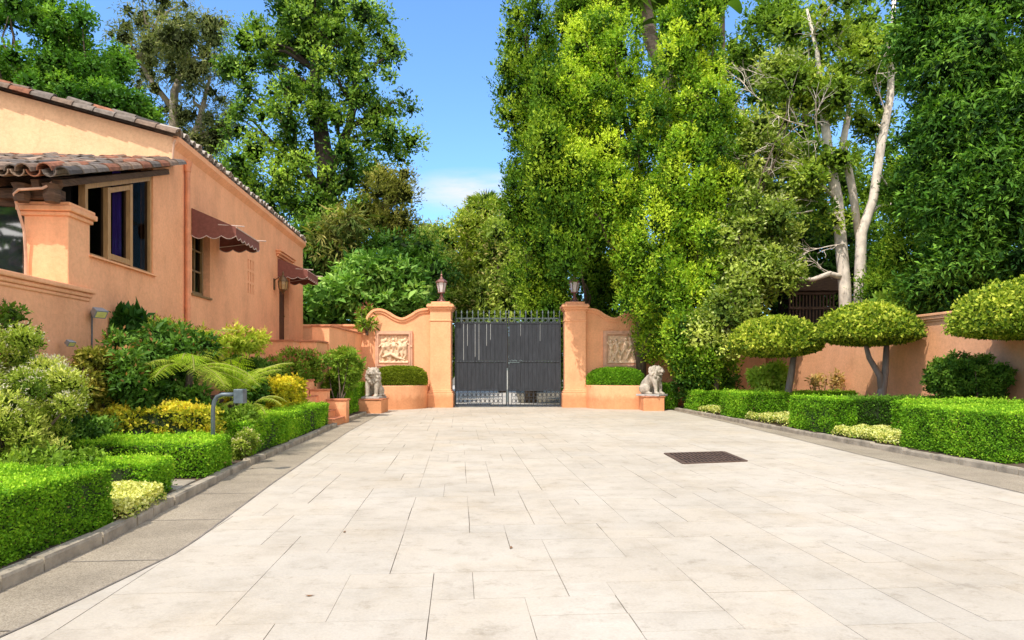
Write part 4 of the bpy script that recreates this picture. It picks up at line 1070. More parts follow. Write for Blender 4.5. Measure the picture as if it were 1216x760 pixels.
# ------------------------------------------------------------------ shrubs
def shrub(label, blobs, nclump, cr, n, L, ratio, p, seed, name='shrub', cat='shrub', flat=.85, up=.3, mat='leaf', base=None, stems=6, tips=None, tone=.2, tone0=.42, outw=.7, droop=.15, group=None):
    """blobs: (centre, radii) ellipsoids filled with leaf clumps"""
    rng = np.random.default_rng(seed)
    w = np.array([r[0] * r[1] + r[1] * r[2] + r[0] * r[2] for _, r in blobs]); w = np.maximum(3, (nclump * w / w.sum()).astype(int))
    C = np.concatenate([in_ell(rng, c, r, k) for (c, r), k in zip(blobs, w)])
    c0 = np.array(blobs[0][0]); b = base if base is not None else (c0[0], c0[1], max(0, c0[2] - blobs[0][1][2]))
    if -8 < b[0] < -3.5 and b[1] < 27: b = (b[0], b[1], bedL(b[0], b[1]))
    t = thing(name, label, cat, b, 0, group)
    lv = Leaves(); Rr = cr * rng.uniform(.7, 1.3, len(C))
    clump_leaves(lv, rng, C, Rr, n, L, ratio, p, flat, up, outw, .3, tone, droop, tone0)
    if tips:
        col_, frac = tips; m_ = int(n * frac); k = rng.integers(0, len(C), m_); hi = C[:, 2] > np.median(C[:, 2]) - .2
        k = rng.choice(np.nonzero(hi)[0], m_); d = unit(rdir(rng, m_) + np.array([0, 0, .8]))
        lv.add(C[k] + d * Rr[k][:, None] * 1.08, unit(d + rng.normal(size=(m_, 3)) * .4), rdir(rng, m_), L * .8, L * .8 * ratio, np.array(col_) * rng.uniform(.7, 1.2, (m_, 1)))
    st = MB()
    for k in rng.choice(len(C), min(stems, len(C)), replace=False):
        q = C[k]; p0 = np.array(b) + np.array([rng.normal(0, .05), rng.normal(0, .05), -.05]); md = (p0 + q) / 2 + rng.normal(0, .06, 3)
        st.tube([p0, md, q], [.03 + .012 * cr, .022, .008], 5)
    st.build('stem', M['bark'], t); lv.build('foliage', M[mat], t)
    return t
def E(px, py, rx, ry, Y, d=None):
    s = Y / F; return (at(px, Y, py), (rx * s, d if d is not None else rx * s * .8, ry * s))
P_PALE = [(.06, .12, .02), (.22, .31, .05), (.45, .5, .17)]
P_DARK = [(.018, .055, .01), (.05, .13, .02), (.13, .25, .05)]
P_MID = [(.05, .11, .015), (.13, .24, .03), (.27, .4, .07)]
P_GOLD = [(.12, .18, .015), (.38, .38, .03), (.72, .58, .06)]
shrub('airy pale green bush flecked with white blossom at the left edge', [E(34, 482, 54, 60, 7.9, .7), E(15, 440, 45, 45, 8.3, .6), E(50, 462, 30, 34, 8.5, .5), E(10, 520, 50, 40, 7.6, .6)], 150, .14, 44000, .045, .38, P_PALE, 71, 'flowering_bush', tips=((.72, .66, .52), .07), mat='needle', up=.6, base=(-5.9, 8, .3), stems=22)
shrub('dark vine-like shrub climbing the arch at the far left edge', [E(4, 410, 20, 55, 9.2, .4)], 20, .16, 5000, .06, .5, P_MID, 72, base=(-6.9, 9.0, .8))
shrub('dark glossy shrub with rusty new tips below the floodlight', [E(165, 445, 48, 42, 11, .7), E(200, 420, 45, 30, 11.6, .6), E(150, 470, 45, 28, 10.8, .5)], 60, .2, 13000, .1, .42, P_DARK, 73, tips=((.4, .2, .07), .025), base=(-6.1, 11, .8), up=.1)
shrub('olive clipped shrub with rusty top left of the dark glossy shrub', [E(108, 455, 18, 42, 10.3, .4)], 22, .15, 5200, .07, .5, [(.05, .07, .012), (.16, .18, .03), (.35, .28, .08)], 74, base=(-6.3, 10.4, .8))
shrub('large dark pleated leaves against the wall under the downpipe', [E(150, 393, 14, 14, 12.2, .25)], 10, .2, 420, .24, .42, [(.015, .06, .012), (.03, .1, .02), (.08, .2, .05)], 75, 'large_leaf_plant', 'plant', up=.7)
shrub('loose lime green shrub behind the tree ferns at the house wall', [E(190, 405, 45, 22, 12.6, .6), E(270, 408, 40, 18, 14, .5), E(230, 415, 40, 18, 13.2, .5)], 50, .2, 10000, .11, .35, [(.13, .22, .02), (.3, .4, .05), (.5, .48, .12)], 76, base=(-6.6, 13, 1.2), tips=((.5, .26, .12), .05))
hedge('yellow variegated hedge behind the wide box hedge', [[(-7.0, 10.0), (-4.7, 10.6), (-4.85, 11.2), (-7.1, 10.7)]], .3, .88, .065, 2300, 77, [(.07, .13, .015), (.3, .34, .04), (.75, .6, .1)], 'variegated_hedge', tone=.5, rough=.06)
hedge('golden hedge with a flat clipped top beyond the path lamp', [[(-6.45, 15.4), (-5.3, 15.3), (-5.5, 17.7), (-6.6, 17.8)]], .3, 1.22, .085, 1500, 78, P_GOLD, 'variegated_hedge', tone=.42, rough=.06)
shrub('dark leafy shrub under the ferns beside the path lamp', [E(270, 506, 30, 18, 11.6, .4)], 30, .16, 10000, .075, .5, P_MID, 79, base=(-4.9, 11.5, .4), tone0=.35)
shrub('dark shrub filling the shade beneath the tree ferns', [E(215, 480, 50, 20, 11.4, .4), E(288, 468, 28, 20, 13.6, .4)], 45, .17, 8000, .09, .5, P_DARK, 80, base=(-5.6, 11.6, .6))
shrub('low dark foliage in the gap behind the wide box hedge', [E(98, 512, 36, 12, 9.7, .35), E(60, 520, 40, 14, 9.2, .4)], 50, .15, 9000, .065, .5, P_DARK, 89, base=(-6.2, 9.6, .3))
shrub('low dark foliage under the flowering bush at the left edge', [E(25, 552, 60, 12, 7.2, .3), E(85, 545, 30, 10, 7.6, .25), (np.array([-6.9, 5.6, 1.15]), (1.0, 1.9, .3))], 150, .14, 22000, .05, .5, P_MID, 90, base=(-5.3, 7.2, .2))
shrub('dark green shrub behind the upright tree fern', [E(305, 446, 24, 15, 16.9, .5), E(282, 436, 20, 12, 16.4, .4)], 50, .16, 9000, .085, .45, P_DARK, 96, base=(-6.3, 16.8, .9))
shrub('small straggly plant with pale blooms at the left kerb', [E(290, 528, 13, 16, 10.85, .2)], 22, .1, 3600, .05, .4, P_PALE, 81, 'kerb_plant', 'plant', tips=((.8, .7, .4), .08), base=(-4.35, 10.85, .1), tone0=.3)
shrub('rounded shrub with reddish tips in front of the stairs', [E(358, 436, 32, 15, 19.6, .7), E(340, 440, 20, 13, 19.2, .6)], 60, .2, 13000, .1, .42, P_MID, 82, tips=((.42, .16, .08), .1), base=(-6.1, 19.8, .8))
shrub('leafy green shrub between the stairs and the left lion', [E(406, 430, 20, 14, 21.6, .6), E(416, 440, 12, 10, 21.8, .4), E(402, 450, 14, 12, 21.6, .4)], 48, .2, 9000, .14, .36, P_MID, 83, base=(-5.4, 20.8, .7), tips=((.4, .3, .06), .03), tone0=.5)
shrub('round dark green bush against the right garden wall', [E(1149, 446, 43, 27, 15.6, .8), E(1149, 456, 44, 24, 15.6, .8)], 420, .085, 42000, .06, .55, [(.025, .07, .01), (.07, .16, .02), (.17, .29, .05)], 84, 'round_bush', up=.02, base=(10.5, 15.6, .2))
shrub('small bright green shrub beside the trunk of the smaller mushroom tree', [E(912, 450, 20, 16, 22, .5)], 24, .2, 4200, .12, .42, [(.13, .24, .03), (.27, .42, .06), (.45, .58, .14)], 85, base=(8.3, 22, .2))
shrub('reddish leafed low plant in front of the right garden wall', [E(985, 455, 22, 12, 21.8, .3)], 18, .14, 1100, .1, .4, [(.25, .2, .08), (.42, .3, .16), (.5, .42, .2)], 86, base=(10.0, 21.8, .2))
shrub('small vine spilling over the scroll of the left gate wall', [E(434, 372, 10, 9, 27.9, .25), E(436, 385, 6, 9, 27.45, .12)], 10, .22, 520, .22, .3, P_MID, 87, 'vine', 'vine', base=(-5.9, 27.5, 3.0), up=-.3, tips=((.4, .15, .1), .12))
shrub('small dark clump of leaves beneath the bright trees, behind the right pedestal', [E(838, 462, 42, 18, 25.3, .5)], 40, .3, 6000, .14, .45, P_DARK, 88, base=(7, 25.6, .2))

# tree ferns
M['fernstalk'] = simple('green_fern_stalk', (.25, .26, .05), .6, .3, 8, 0)
def fern(label, base, crown, n, Lf, seed, trunk_r=.07, lo=.7, hi=1.35, end=1.25, az=0, spread=math.pi, wid=.2):
    base = (base[0], base[1], bedL(base[0], base[1])); rng = np.random.default_rng(seed); t = thing('tree_fern', label, 'fern', base, 0, 'tree ferns in the left border')
    tr = MB(); tr.tube([base, (np.array(base) + crown) / 2, crown], [trunk_r, trunk_r * .9, trunk_r * .8], 8); tr.build('trunk', M['darkbark'], t)
    lv = Leaves(); st = MB(); P_ = [(.12, .25, .02), (.31, .45, .045), (.55, .64, .16)]
    for k in range(n):
        a = az + spread * ((k + rng.uniform(.1, .9)) / n * 2 - 1); el = rng.uniform(lo, hi); L = Lf * rng.uniform(.65, 1.1)
        drop_ = end * rng.uniform(.8, 1.15); h = np.array([math.cos(a), math.sin(a), 0]); m_ = 26; pts = [np.array(crown, float)]; e = el
        for q in range(m_):
            pts.append(pts[-1] + (h * math.cos(e) + np.array([0, 0, math.sin(e)])) * L / m_); e = el - (el + drop_) * ((q + 1) / m_) ** .9
        pts = np.array(pts); st.tube(pts[::4], [.011] * 6 + [.007] * (len(pts[::4]) - 6), 4, cap=False)
        sd = np.cross(h, [0, 0, 1]); T = unit(np.gradient(pts, axis=0)); tn = rng.uniform(.3, .75)
        for s_ in (-1, 1):
            i = np.arange(4, len(pts)); u = i / len(pts)
            pl_ = Lf * wid * np.clip(np.sin(np.pi * np.clip(u * .9 + .1, 0, 1)) ** .9, .05, 1) * rng.uniform(.9, 1.1, len(i))
            D = unit(sd * s_ + T[i] * .35 + np.array([0, 0, -.18]) + rng.normal(0, .06, (len(i), 3)))
            N = unit(np.cross(T[i], D) * s_ + rng.normal(0, .1, (len(i), 3)))
            # each pinna is itself a row of leaflets
            for w in np.linspace(.1, 1, 9):
                P = pts[i] + D * (pl_ * w)[:, None] - np.array([0, 0, 1.]) * (pl_ * w ** 2 * .18)[:, None]
                for s2 in (-1, 1):
                    lv.add(P, unit(T[i] * s2 * .9 + D * .55), N, pl_ * .15 * (1.15 - w * .8), pl_ * .055, pal(rng, P_, tn + rng.normal(0, .12, len(i))), .05, .1)
    st.build('stalks', M['fernstalk'], t); lv.build('fronds', M['needle'], t)
fern('nearest tree fern with drooping lime fronds over the yellow hedge', (-5.55, 11.3, .6), at(226, 11.3, 440), 14, 1.35, 91, lo=.1, hi=1.3, end=1.0, az=R(245), spread=R(170), wid=.2)
fern('taller tree fern to the right with upright feathery fronds', (-5.2, 12.4, .6), at(277, 12.3, 472), 14, 1.35, 92, lo=.85, hi=1.4, end=.1, az=R(280), spread=R(150), wid=.2)
fern('small tree fern low behind the path lamp', (-4.75, 11.9, .4), at(300, 11.9, 482), 7, .8, 93, lo=.1, hi=1.1, end=.8, az=R(275), spread=R(130), wid=.18)
fern('far pale tree fern against the house wall', (-6.5, 13.6, 1.0), at(218, 13.0, 424), 9, 1.2, 94, lo=.6, hi=1.3, end=.4, az=R(270), spread=R(150), wid=.19)

# ------------------------------------------------------------------ trees
def tree(name, label, base, trunks, ells, cr, n, L, ratio, p, seed, group=None, bark='bark', mat='leaf', limbs=14, cat='tree', flat=.75, up=.25, tone=.22, tone0=.42, shell=.35, outw=.7, droop=.15, limb_r=.1, tips=None, extra=None):
    """trunks: list of (points, radii); ells: (px, py, rx, ry, Y, depth, clumps) with rx, ry as measured"""
    rng = np.random.default_rng(seed); t = thing(name, label, cat, base, 0, group)
    C = np.concatenate([ell_px(rng, *e) for e in ells]); Rr = cr * np.exp(rng.normal(0, .32, len(C))).clip(.45, 1.9)
    tr = MB()
    for pts, rad in trunks: tr.tube(pts, rad, 10)
    T = np.concatenate([np.array([np.array(a) * (1 - w) + np.array(b) * w for a, b in zip(pts[:-1], pts[1:]) for w in (0, .33, .66)]) for pts, _ in trunks]) if trunks else None
    if T is not None:
        for k in rng.choice(len(C), min(limbs, len(C)), replace=False):
            q = C[k]; dz = q[2] - T[:, 2]; ok = np.where((dz > .2), np.linalg.norm(T - q, axis=1) + np.abs(dz - np.linalg.norm((T - q)[:, :2], axis=1) * .7), 1e9)
            j = int(np.argmin(ok))
            if ok[j] > 1e8: continue
            p0 = T[j]; m1 = p0 * .6 + q * .4 + rng.normal(0, .12, 3) + np.array([0, 0, .15]); m2 = p0 * .25 + q * .75 + rng.normal(0, .18, 3)
            tr.tube([p0, m1, m2, q], [limb_r, limb_r * .65, limb_r * .4, limb_r * .15], 6)
    if extra: extra(tr, rng)
    tr.build('trunk', M[bark], t, smooth=True)
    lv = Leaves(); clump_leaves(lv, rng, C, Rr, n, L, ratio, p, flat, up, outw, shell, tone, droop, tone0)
    if tips:
        col_, frac = tips; m_ = int(n * frac); k = rng.integers(0, len(C), m_); d = unit(rdir(rng, m_) + np.array([-.2, -.4, .5]))
        lv.add(C[k] + d * Rr[k][:, None] * 1.05, unit(d + rng.normal(size=(m_, 3)) * .5), rdir(rng, m_), L, L * ratio, np.array(col_) * rng.uniform(.7, 1.25, (m_, 1)))
    lv.build('crown', M[mat], t)
    return t
P_FICUS = [(.02, .075, .01), (.07, .19, .025), (.2, .38, .06)]
P_EUC = [(.06, .085, .04), (.15, .19, .1), (.3, .33, .18)]
P_BIG = [(.02, .065, .01), (.095, .2, .03), (.3, .45, .08)]
P_LIME = [(.03, .09, .01), (.16, .31, .02), (.45, .58, .06)]
P_OLIVE = [(.05, .1, .02), (.19, .28, .05), (.42, .5, .15)]
P_CYP = [(.018, .06, .008), (.08, .175, .015), (.25, .36, .04)]
P_LAUREL = [(.012, .045, .008), (.05, .14, .018), (.17, .32, .06)]
def tk(pts, rad): return ([tuple(at(px, Y, py)) if len(q) == 3 else q for q in pts for px, Y, py in [q]], rad)
# left, behind the house
tree('ficus_tree', 'bright green leafy tree at the top left corner behind the tiled roof', (at(30, 33)[0], 33, .2), [tk([(30, 33, 495), (28, 33, 250), (25, 33, 100)], [.5, .4, .25])],
     [(15, 55, 80, 75, 33, 3, 50), (-60, 80, 80, 90, 33.5, 3, 30), (30, 110, 60, 40, 32.5, 2.5, 20)], .62, 34000, .18, .6, P_FICUS, 101, tone0=.4, tone=.3)
tree('ficus_tree', 'second bright green tree, lower and right of the top left tree', (at(105, 34)[0], 34, .2), [tk([(105, 34, 490), (105, 34, 250), (103, 34, 90)], [.4, .3, .2])],
     [(103, 70, 42, 52, 34, 2.5, 34), (120, 125, 40, 38, 33.2, 2.2, 26), (85, 110, 40, 40, 33.5, 2, 18), (162, 128, 22, 14, 33, 1, 9)], .6, 28000, .18, .6, P_FICUS, 102, tone0=.42, tone=.3)
tree('eucalyptus_tree', 'tall airy grey-green eucalyptus between the ficus and the big dark tree', (at(215, 42)[0], 42, .2), [tk([(222, 42, 480), (215, 42, 300), (205, 42, 190), (207, 42, 110), (225, 42, 60)], [.5, .42, .34, .25, .1]), tk([(207, 42, 200), (235, 42, 150), (250, 42, 90)], [.28, .2, .08]), tk([(206, 42, 130), (175, 42, 90), (160, 42, 60)], [.2, .14, .06])],
     [(205, 30, 60, 30, 42, 3, 34), (235, 75, 40, 45, 42, 3, 26), (165, 60, 30, 38, 42, 2, 18), (195, 85, 40, 30, 42, 2.5, 14), (255, 130, 30, 45, 42.5, 2.5, 24), (210, 155, 55, 32, 43, 2.5, 22), (245, 195, 35, 40, 42, 2.5, 22), (185, 190, 30, 30, 43, 2, 10)], .75, 30000, .24, .26, P_EUC, 103, mat='needle', up=-.25, outw=.45, limbs=36, limb_r=.13, bark='twig', shell=.2)
tree('large_evergreen_tree', 'tallest dark green tree right of the house, with sky showing through', (at(390, 38)[0], 38, .2), [tk([(390, 38, 470), (388, 38, 320), (387, 38, 200), (375, 38, 110), (372, 38, 30)], [.75, .65, .5, .35, .15]), tk([(387, 38, 215), (415, 38, 150), (425, 38, 70)], [.32, .24, .1]), tk([(386, 38, 240), (350, 38, 180), (325, 38, 120)], [.3, .22, .1])],
     [(340, 25, 50, 45, 38, 3, 36), (395, 20, 50, 50, 38, 3, 36), (435, 60, 42, 45, 38, 3, 26), (315, 90, 42, 45, 38, 3, 28), (370, 90, 50, 40, 37, 2.5, 22), (455, 115, 35, 25, 38, 2.5, 15), (330, 150, 52, 38, 37, 3, 28), (420, 145, 40, 25, 38, 2.5, 14), (462, 172, 30, 14, 38, 2, 10), (315, 205, 45, 40, 37, 3, 24), (425, 200, 35, 20, 37, 2.5, 12), (370, 230, 45, 38, 36.5, 2.5, 22), (335, 255, 45, 36, 36.5, 2.5, 20), (410, 250, 32, 30, 36.5, 2.5, 14), (395, 290, 34, 30, 36, 2, 12)], .62, 56000, .19, .55, P_BIG, 104, bark='darkbark', limbs=60, limb_r=.14, tone=.26, shell=.3, tips=((.32, .46, .08), .07))
tree('olive_tree', 'smaller olive-brown tree at the right foot of the tallest tree', (at(455, 36)[0], 36, .2), [tk([(450, 36, 470), (452, 36, 350), (457, 36, 240)], [.3, .25, .12])],
     [(462, 245, 30, 32, 36, 2, 26), (440, 280, 32, 28, 36, 2, 20), (475, 275, 22, 25, 36, 1.5, 14), (470, 215, 20, 12, 36, 1.2, 7)], .6, 15000, .2, .32, [(.05, .07, .02), (.15, .17, .04), (.3, .3, .1)], 105, limbs=24, mat='needle')
tree('dead_leaf_palm', 'pale brown drooping foliage low between the tallest tree and the house', (at(402, 33)[0], 33, .2), [tk([(402, 33, 470), (402, 33, 300), (402, 33, 268)], [.25, .22, .2])], [(402, 265, 18, 14, 33, .8, 10), (398, 292, 22, 18, 33, .8, 12)], .5, 2600, .5, .16, [(.06, .1, .03), (.18, .2, .07), (.36, .32, .15)], 106, up=-.5, limbs=0, cat='palm', mat='needle')
tree('dark_tree', 'dense dark tree low behind the house end and the awning', (at(380, 34)[0], 34, .2), [tk([(380, 34, 470), (380, 34, 320)], [.3, .2])], [(375, 300, 40, 42, 34.5, 2, 34), (400, 330, 46, 40, 34, 2, 30), (455, 310, 40, 32, 34, 2, 28), (500, 330, 28, 42, 34.5, 1.6, 20)], .75, 20000, .24, .4, P_DARK, 107)
shrub('big light green shrub with large leaves above the left gate wall', [E(445, 345, 62, 34, 30.3, 1.6), E(415, 355, 42, 28, 30, 1.3), E(480, 355, 32, 26, 30.3, 1.2), E(440, 322, 40, 18, 30.6, 1.2), E(385, 365, 25, 26, 29.6, 1)], 120, .5, 15000, .32, .4, [(.025, .08, .012), (.11, .25, .05), (.33, .5, .17)], 108, 'broadleaf_shrub', base=(-6.2, 30.3, .2), up=.0, stems=14)
# distance, above the gate
for px, pY, lab, es, pp, sd in (
    (520, 47, 'yellow-green tree directly behind the left gate lamp', [(520, 335, 34, 40, 47, 2.5, 34), (505, 300, 26, 26, 48, 2.5, 18), (530, 372, 30, 20, 45, 2, 14)], P_OLIVE, 111),
    (560, 50, 'light green tree behind the middle of the gate', [(560, 310, 36, 42, 50, 3, 36), (552, 352, 40, 36, 49, 2.5, 28), (575, 280, 26, 26, 51, 2.5, 16)], [(.07, .12, .015), (.22, .3, .04), (.42, .48, .11)], 112),
    (598, 46, 'olive tree left of the dark column of foliage behind the gate', [(600, 330, 34, 44, 46, 2.5, 36), (605, 290, 30, 34, 47, 2.5, 22), (585, 368, 34, 22, 45, 2, 18)], P_OLIVE, 113),
    (640, 48, 'green tree behind the right gate leaf', [(640, 345, 40, 40, 48, 2.5, 30)], P_MID, 114),
    (545, 62, 'hazy tree on the skyline between the two tall tree groups', [(530, 300, 40, 26, 62, 4, 28), (575, 275, 30, 26, 63, 3, 20), (500, 285, 25, 20, 62, 3, 12)], P_MID, 115)):
    tree('background_tree', lab, (at(px, pY)[0], pY, 0), [tk([(px, pY, 440 + 1200 / pY), (px, pY, 400), (px, pY, 320)], [.35, .3, .15])], es, .85, 15000, .3, .42, pp, sd, 'trees beyond the gate', tips=((.42, .36, .12), .05), tone=.26)
# fan palms on the skyline
def fan_palm(label, px, py, Y, r, n, seed, trunk_r=.22, trunk=None, p=None, at0=None):
    rng = np.random.default_rng(seed); c = at(px, Y, py) if at0 is None else np.array(at0); Y = c[1]; t = thing('palm_tree', label, 'palm', (c[0], Y, 0))
    tr = MB(); pts = trunk or [(c[0], Y, 0), (c[0] + .1, Y, c[2] * .5), tuple(c)]
    m_ = 40; V = []; rr = []
    for k in range(m_ + 1):
        u = k / m_ * (len(pts) - 1); i = min(int(u), len(pts) - 2); w = u - i
        V.append(np.array(pts[i]) * (1 - w) + np.array(pts[i + 1]) * w); rr.append(trunk_r * (1.0 + .07 * (k % 2)) * (1.1 - .15 * k / m_))
    tr.tube(V, rr, 10); tr.build('trunk', M['palmbark'], t)
    lv = Leaves()
    for k in range(n):
        d = unit(rng.normal(size=3) + np.array([0, 0, .35])); tip = c + d * r * .55; st_n = 15
        sd = unit(np.cross(d, [0, 0, 1.])); u2 = np.cross(sd, d)
        an = np.linspace(-1.25, 1.25, st_n)[:, None]
        D = d * np.cos(an) + sd * np.sin(an)
        lv.add(np.repeat(tip[None], st_n, 0), D + np.array([0, 0, -.12]), np.repeat(u2[None], st_n, 0), r * .6, r * .1, pal(rng, p or P_OLIVE, rng.normal(.45, .2) + rng.normal(0, .08, st_n)), .1, .25)
    lv.build('fronds', M['leaf'], t)
fan_palm('leftmost small fan palm on the skyline above the gate', 513, 282, 66, 1.3, 34, 121)
fan_palm('second small fan palm on the skyline above the gate', 533, 285, 68, 1.2, 30, 122)
fan_palm('bushy fan palm on the skyline left of the dark column', 578, 262, 64, 2.6, 46, 123)
for lab, es, sd in (('leafy undergrowth beyond the gate on its left side', [E(530, 420, 30, 34, 40, 1.5), E(490, 420, 34, 34, 38, 1.5)], 171), ('leafy undergrowth beyond the gate on its right side', [E(675, 420, 32, 36, 37, 1.5), E(720, 415, 40, 44, 36, 1.5)], 172), ('leafy undergrowth closing the far end of the road', [E(600, 425, 60, 26, 66, 2)], 173), ('leafy undergrowth along the back of the right garden wall', [E(1110, 365, 60, 28, 21.5, .7), E(1190, 360, 50, 34, 19.5, .7)], 175), ('leafy undergrowth behind the right gate wall', [E(790, 400, 60, 50, 30.5, 1.2), E(860, 400, 40, 40, 30, 1.2)], 174)):
    shrub(lab, es, 70, .5, 9000, .28, .45, P_DARK if sd == 174 else P_MID, sd, 'undergrowth', base=(es[0][0][0], es[0][0][1], 0), group='undergrowth beyond the gate', tone0=.38)
fan_palm('dark low fan palm above the broadleaf shrub', 478, 318, 33, 1.1, 28, 124, p=P_DARK)

# ficus columns and bright trees right of the gate
G8 = 'tall trees right of the gate'
tree('column_tree', 'tall dark column of clipped foliage directly behind the right gate leaf', (at(630, 31.2)[0], 31.2, 0), [tk([(630, 31.2, 478), (630, 31.2, 250), (625, 31.2, 40)], [.3, .22, .1])],
     [(610, 45, 13, 42, 31, .8, 18), (640, 40, 16, 50, 31, .9, 24), (616, 120, 22, 60, 31, 1.2, 44), (648, 120, 25, 70, 31, 1.3, 50), (620, 215, 22, 65, 31, 1.2, 44), (655, 225, 30, 75, 31, 1.3, 60), (632, 310, 26, 62, 31, 1.2, 50), (665, 325, 28, 62, 31, 1.2, 46), (648, 372, 30, 28, 30.6, .9, 26)], .46, 76000, .13, .55, P_CYP, 131, G8, mat='needle', limbs=10, up=.9, flat=1.5, tone=.24, tone0=.48)
tree('column_tree', 'dark green column right of the first, shading the gate pillar', (at(700, 31)[0], 31, 0), [tk([(700, 31, 478), (700, 31, 250), (700, 31, 60)], [.3, .22, .1])],
     [(680, 40, 16, 45, 31, .9, 20), (715, 30, 22, 40, 31, 1, 22), (690, 130, 30, 80, 31, 1.4, 44), (700, 250, 36, 80, 30.6, 1.3, 50), (705, 340, 38, 45, 30.2, 1.1, 40), (745, 350, 34, 50, 29.8, 1, 36), (650, 215, 18, 70, 25.4, .9, 34), (672, 270, 20, 62, 25.3, .9, 36), (655, 130, 18, 50, 26, .9, 26)], .46, 78000, .13, .55, P_CYP, 132, G8, mat='needle', limbs=10, up=.9, flat=1.5, tone0=.42)  # nearest clumps added well forward of the trunk to shade the pillar
tree('lime_tree', 'brightest lime green tree, its foliage hanging over the relief of standing figures', (at(760, 26.4)[0], 26.9, 0), [tk([(762, 26.9, 480), (760, 26.9, 330), (755, 26.9, 120)], [.22, .18, .08])],
     [(672, 140, 20, 50, 25.8, 1, 34), (684, 215, 18, 50, 25.6, .9, 30), (690, 75, 24, 42, 27.4, 1.2, 34), (715, 60, 16, 45, 27.2, 1.2, 26), (735, 70, 26, 60, 27, 1.4, 42), (705, 150, 38, 60, 26.8, 1.4, 62), (750, 170, 45, 65, 26.3, 1.4, 72), (725, 240, 34, 60, 26.3, 1.3, 56), (770, 260, 48, 65, 25.9, 1.3, 74), (768, 335, 36, 50, 25.7, 1.1, 54), (797, 384, 28, 34, 26.1, .8, 42), (776, 398, 20, 24, 26.75, .5, 26)], .34, 165000, .105, .58, P_LIME, 133, G8, limbs=26, up=.7, flat=1.35, tone=.3, tone0=.42, tips=((.5, .6, .07), .02))
tree('lime_tree', 'second lime green tree reaching the top of the picture', (at(825, 25.5)[0], 25.6, 0), [tk([(840, 25.6, 478), (830, 25.6, 330), (820, 25.6, 60)], [.2, .17, .08])],
     [(805, 40, 16, 50, 26, 1, 26), (832, 30, 18, 50, 26, 1.3, 34), (795, 115, 40, 55, 25.8, 1.4, 60), (845, 130, 34, 62, 25.8, 1.4, 60), (815, 215, 45, 66, 25.3, 1.4, 76), (860, 235, 28, 55, 25.5, 1.2, 44), (820, 305, 40, 55, 24.9, 1.2, 66), (824, 380, 36, 45, 24.9, 1.1, 56), (845, 425, 32, 26, 24.5, .8, 34), (815, 434, 18, 16, 25, .6, 16)], .34, 150000, .105, .58, P_LIME, 134, G8, limbs=26, up=.7, flat=1.35, tone=.3, tone0=.4, tips=((.5, .57, .08), .02))
tree('olive_tree', 'pale olive loose tree between the lime trees and the bare-twigged tree', (at(880, 24.5)[0], 24.3, 0), [tk([(850, 24, 476), (852, 24, 430), (870, 24.2, 330), (885, 24.3, 250)], [.1, .09, .08, .05])],
     [(870, 290, 32, 42, 24.6, 1.1, 34), (905, 330, 36, 40, 24.4, 1, 36), (870, 360, 26, 34, 24, 1, 24), (900, 260, 30, 30, 24.8, 1, 20), (850, 400, 26, 28, 23.9, .8, 20), (920, 285, 20, 30, 24.8, .8, 14), (905, 190, 34, 50, 25.3, .9, 22), (925, 110, 30, 45, 25.6, .9, 16), (885, 230, 24, 34, 25, .8, 16), (945, 215, 24, 30, 25.3, .8, 10)], .4, 44000, .15, .5, P_OLIVE, 135, G8, limbs=26, limb_r=.05, tips=((.5, .55, .2), .05))

def twigs(tr, rng, start, dirv, L, r, depth):
    p0 = np.array(start, float); pts = [p0]; d = unit(np.array(dirv, float))
    for k in range(4):
        d = unit(d + rng.normal(0, .18, 3)); pts.append(pts[-1] + d * L / 4)
    tr.tube(pts, [r, r * .85, r * .7, r * .5, r * .3], 5, cap=False)
    if depth:
        for k in range(rng.integers(3, 6)):
            i = rng.integers(1, 5); twigs(tr, rng, pts[i], unit(d + rng.normal(0, .55, 3) + np.array([-.15, -.1, .05])), L * rng.uniform(.45, .75), r * .55, depth - 1)
YT = 25.2
def bare(tr, rng):
    for px, py, dx, dz, L in ((985, 180, -1, .35, 2.4), (978, 150, -1, .8, 2.4), (975, 120, -.8, .8, 2.0), (990, 210, -1, .1, 2.6), (995, 240, -1, .15, 2.6), (960, 150, -1, .2, 2.0), (1003, 290, -1, .0, 2.0), (1010, 330, -1, .12, 1.7), (930, 200, -1, -.1, 1.6), (920, 240, -1, -.25, 1.6), (915, 160, -.8, .5, 1.4), (1008, 120, .3, 1, 1.6), (1050, 130, -.5, 1, 1.8), (955, 110, -1, .7, 1.8), (940, 170, -1, .1, 1.8), (930, 230, -1, -.2, 1.8), (905, 120, -.8, .6, 1.4), (900, 200, -1, .1, 1.4), (975, 205, -1, .3, 2.2), (965, 250, -1, 0, 2.0), (895, 250, -.8, -.4, 1.4), (1000, 60, -.5, 1, 1.6)):
        twigs(tr, rng, at(px, YT - rng.uniform(0, .5), py), (dx, rng.uniform(-.4, .2), dz), L * .9, .03, 2)
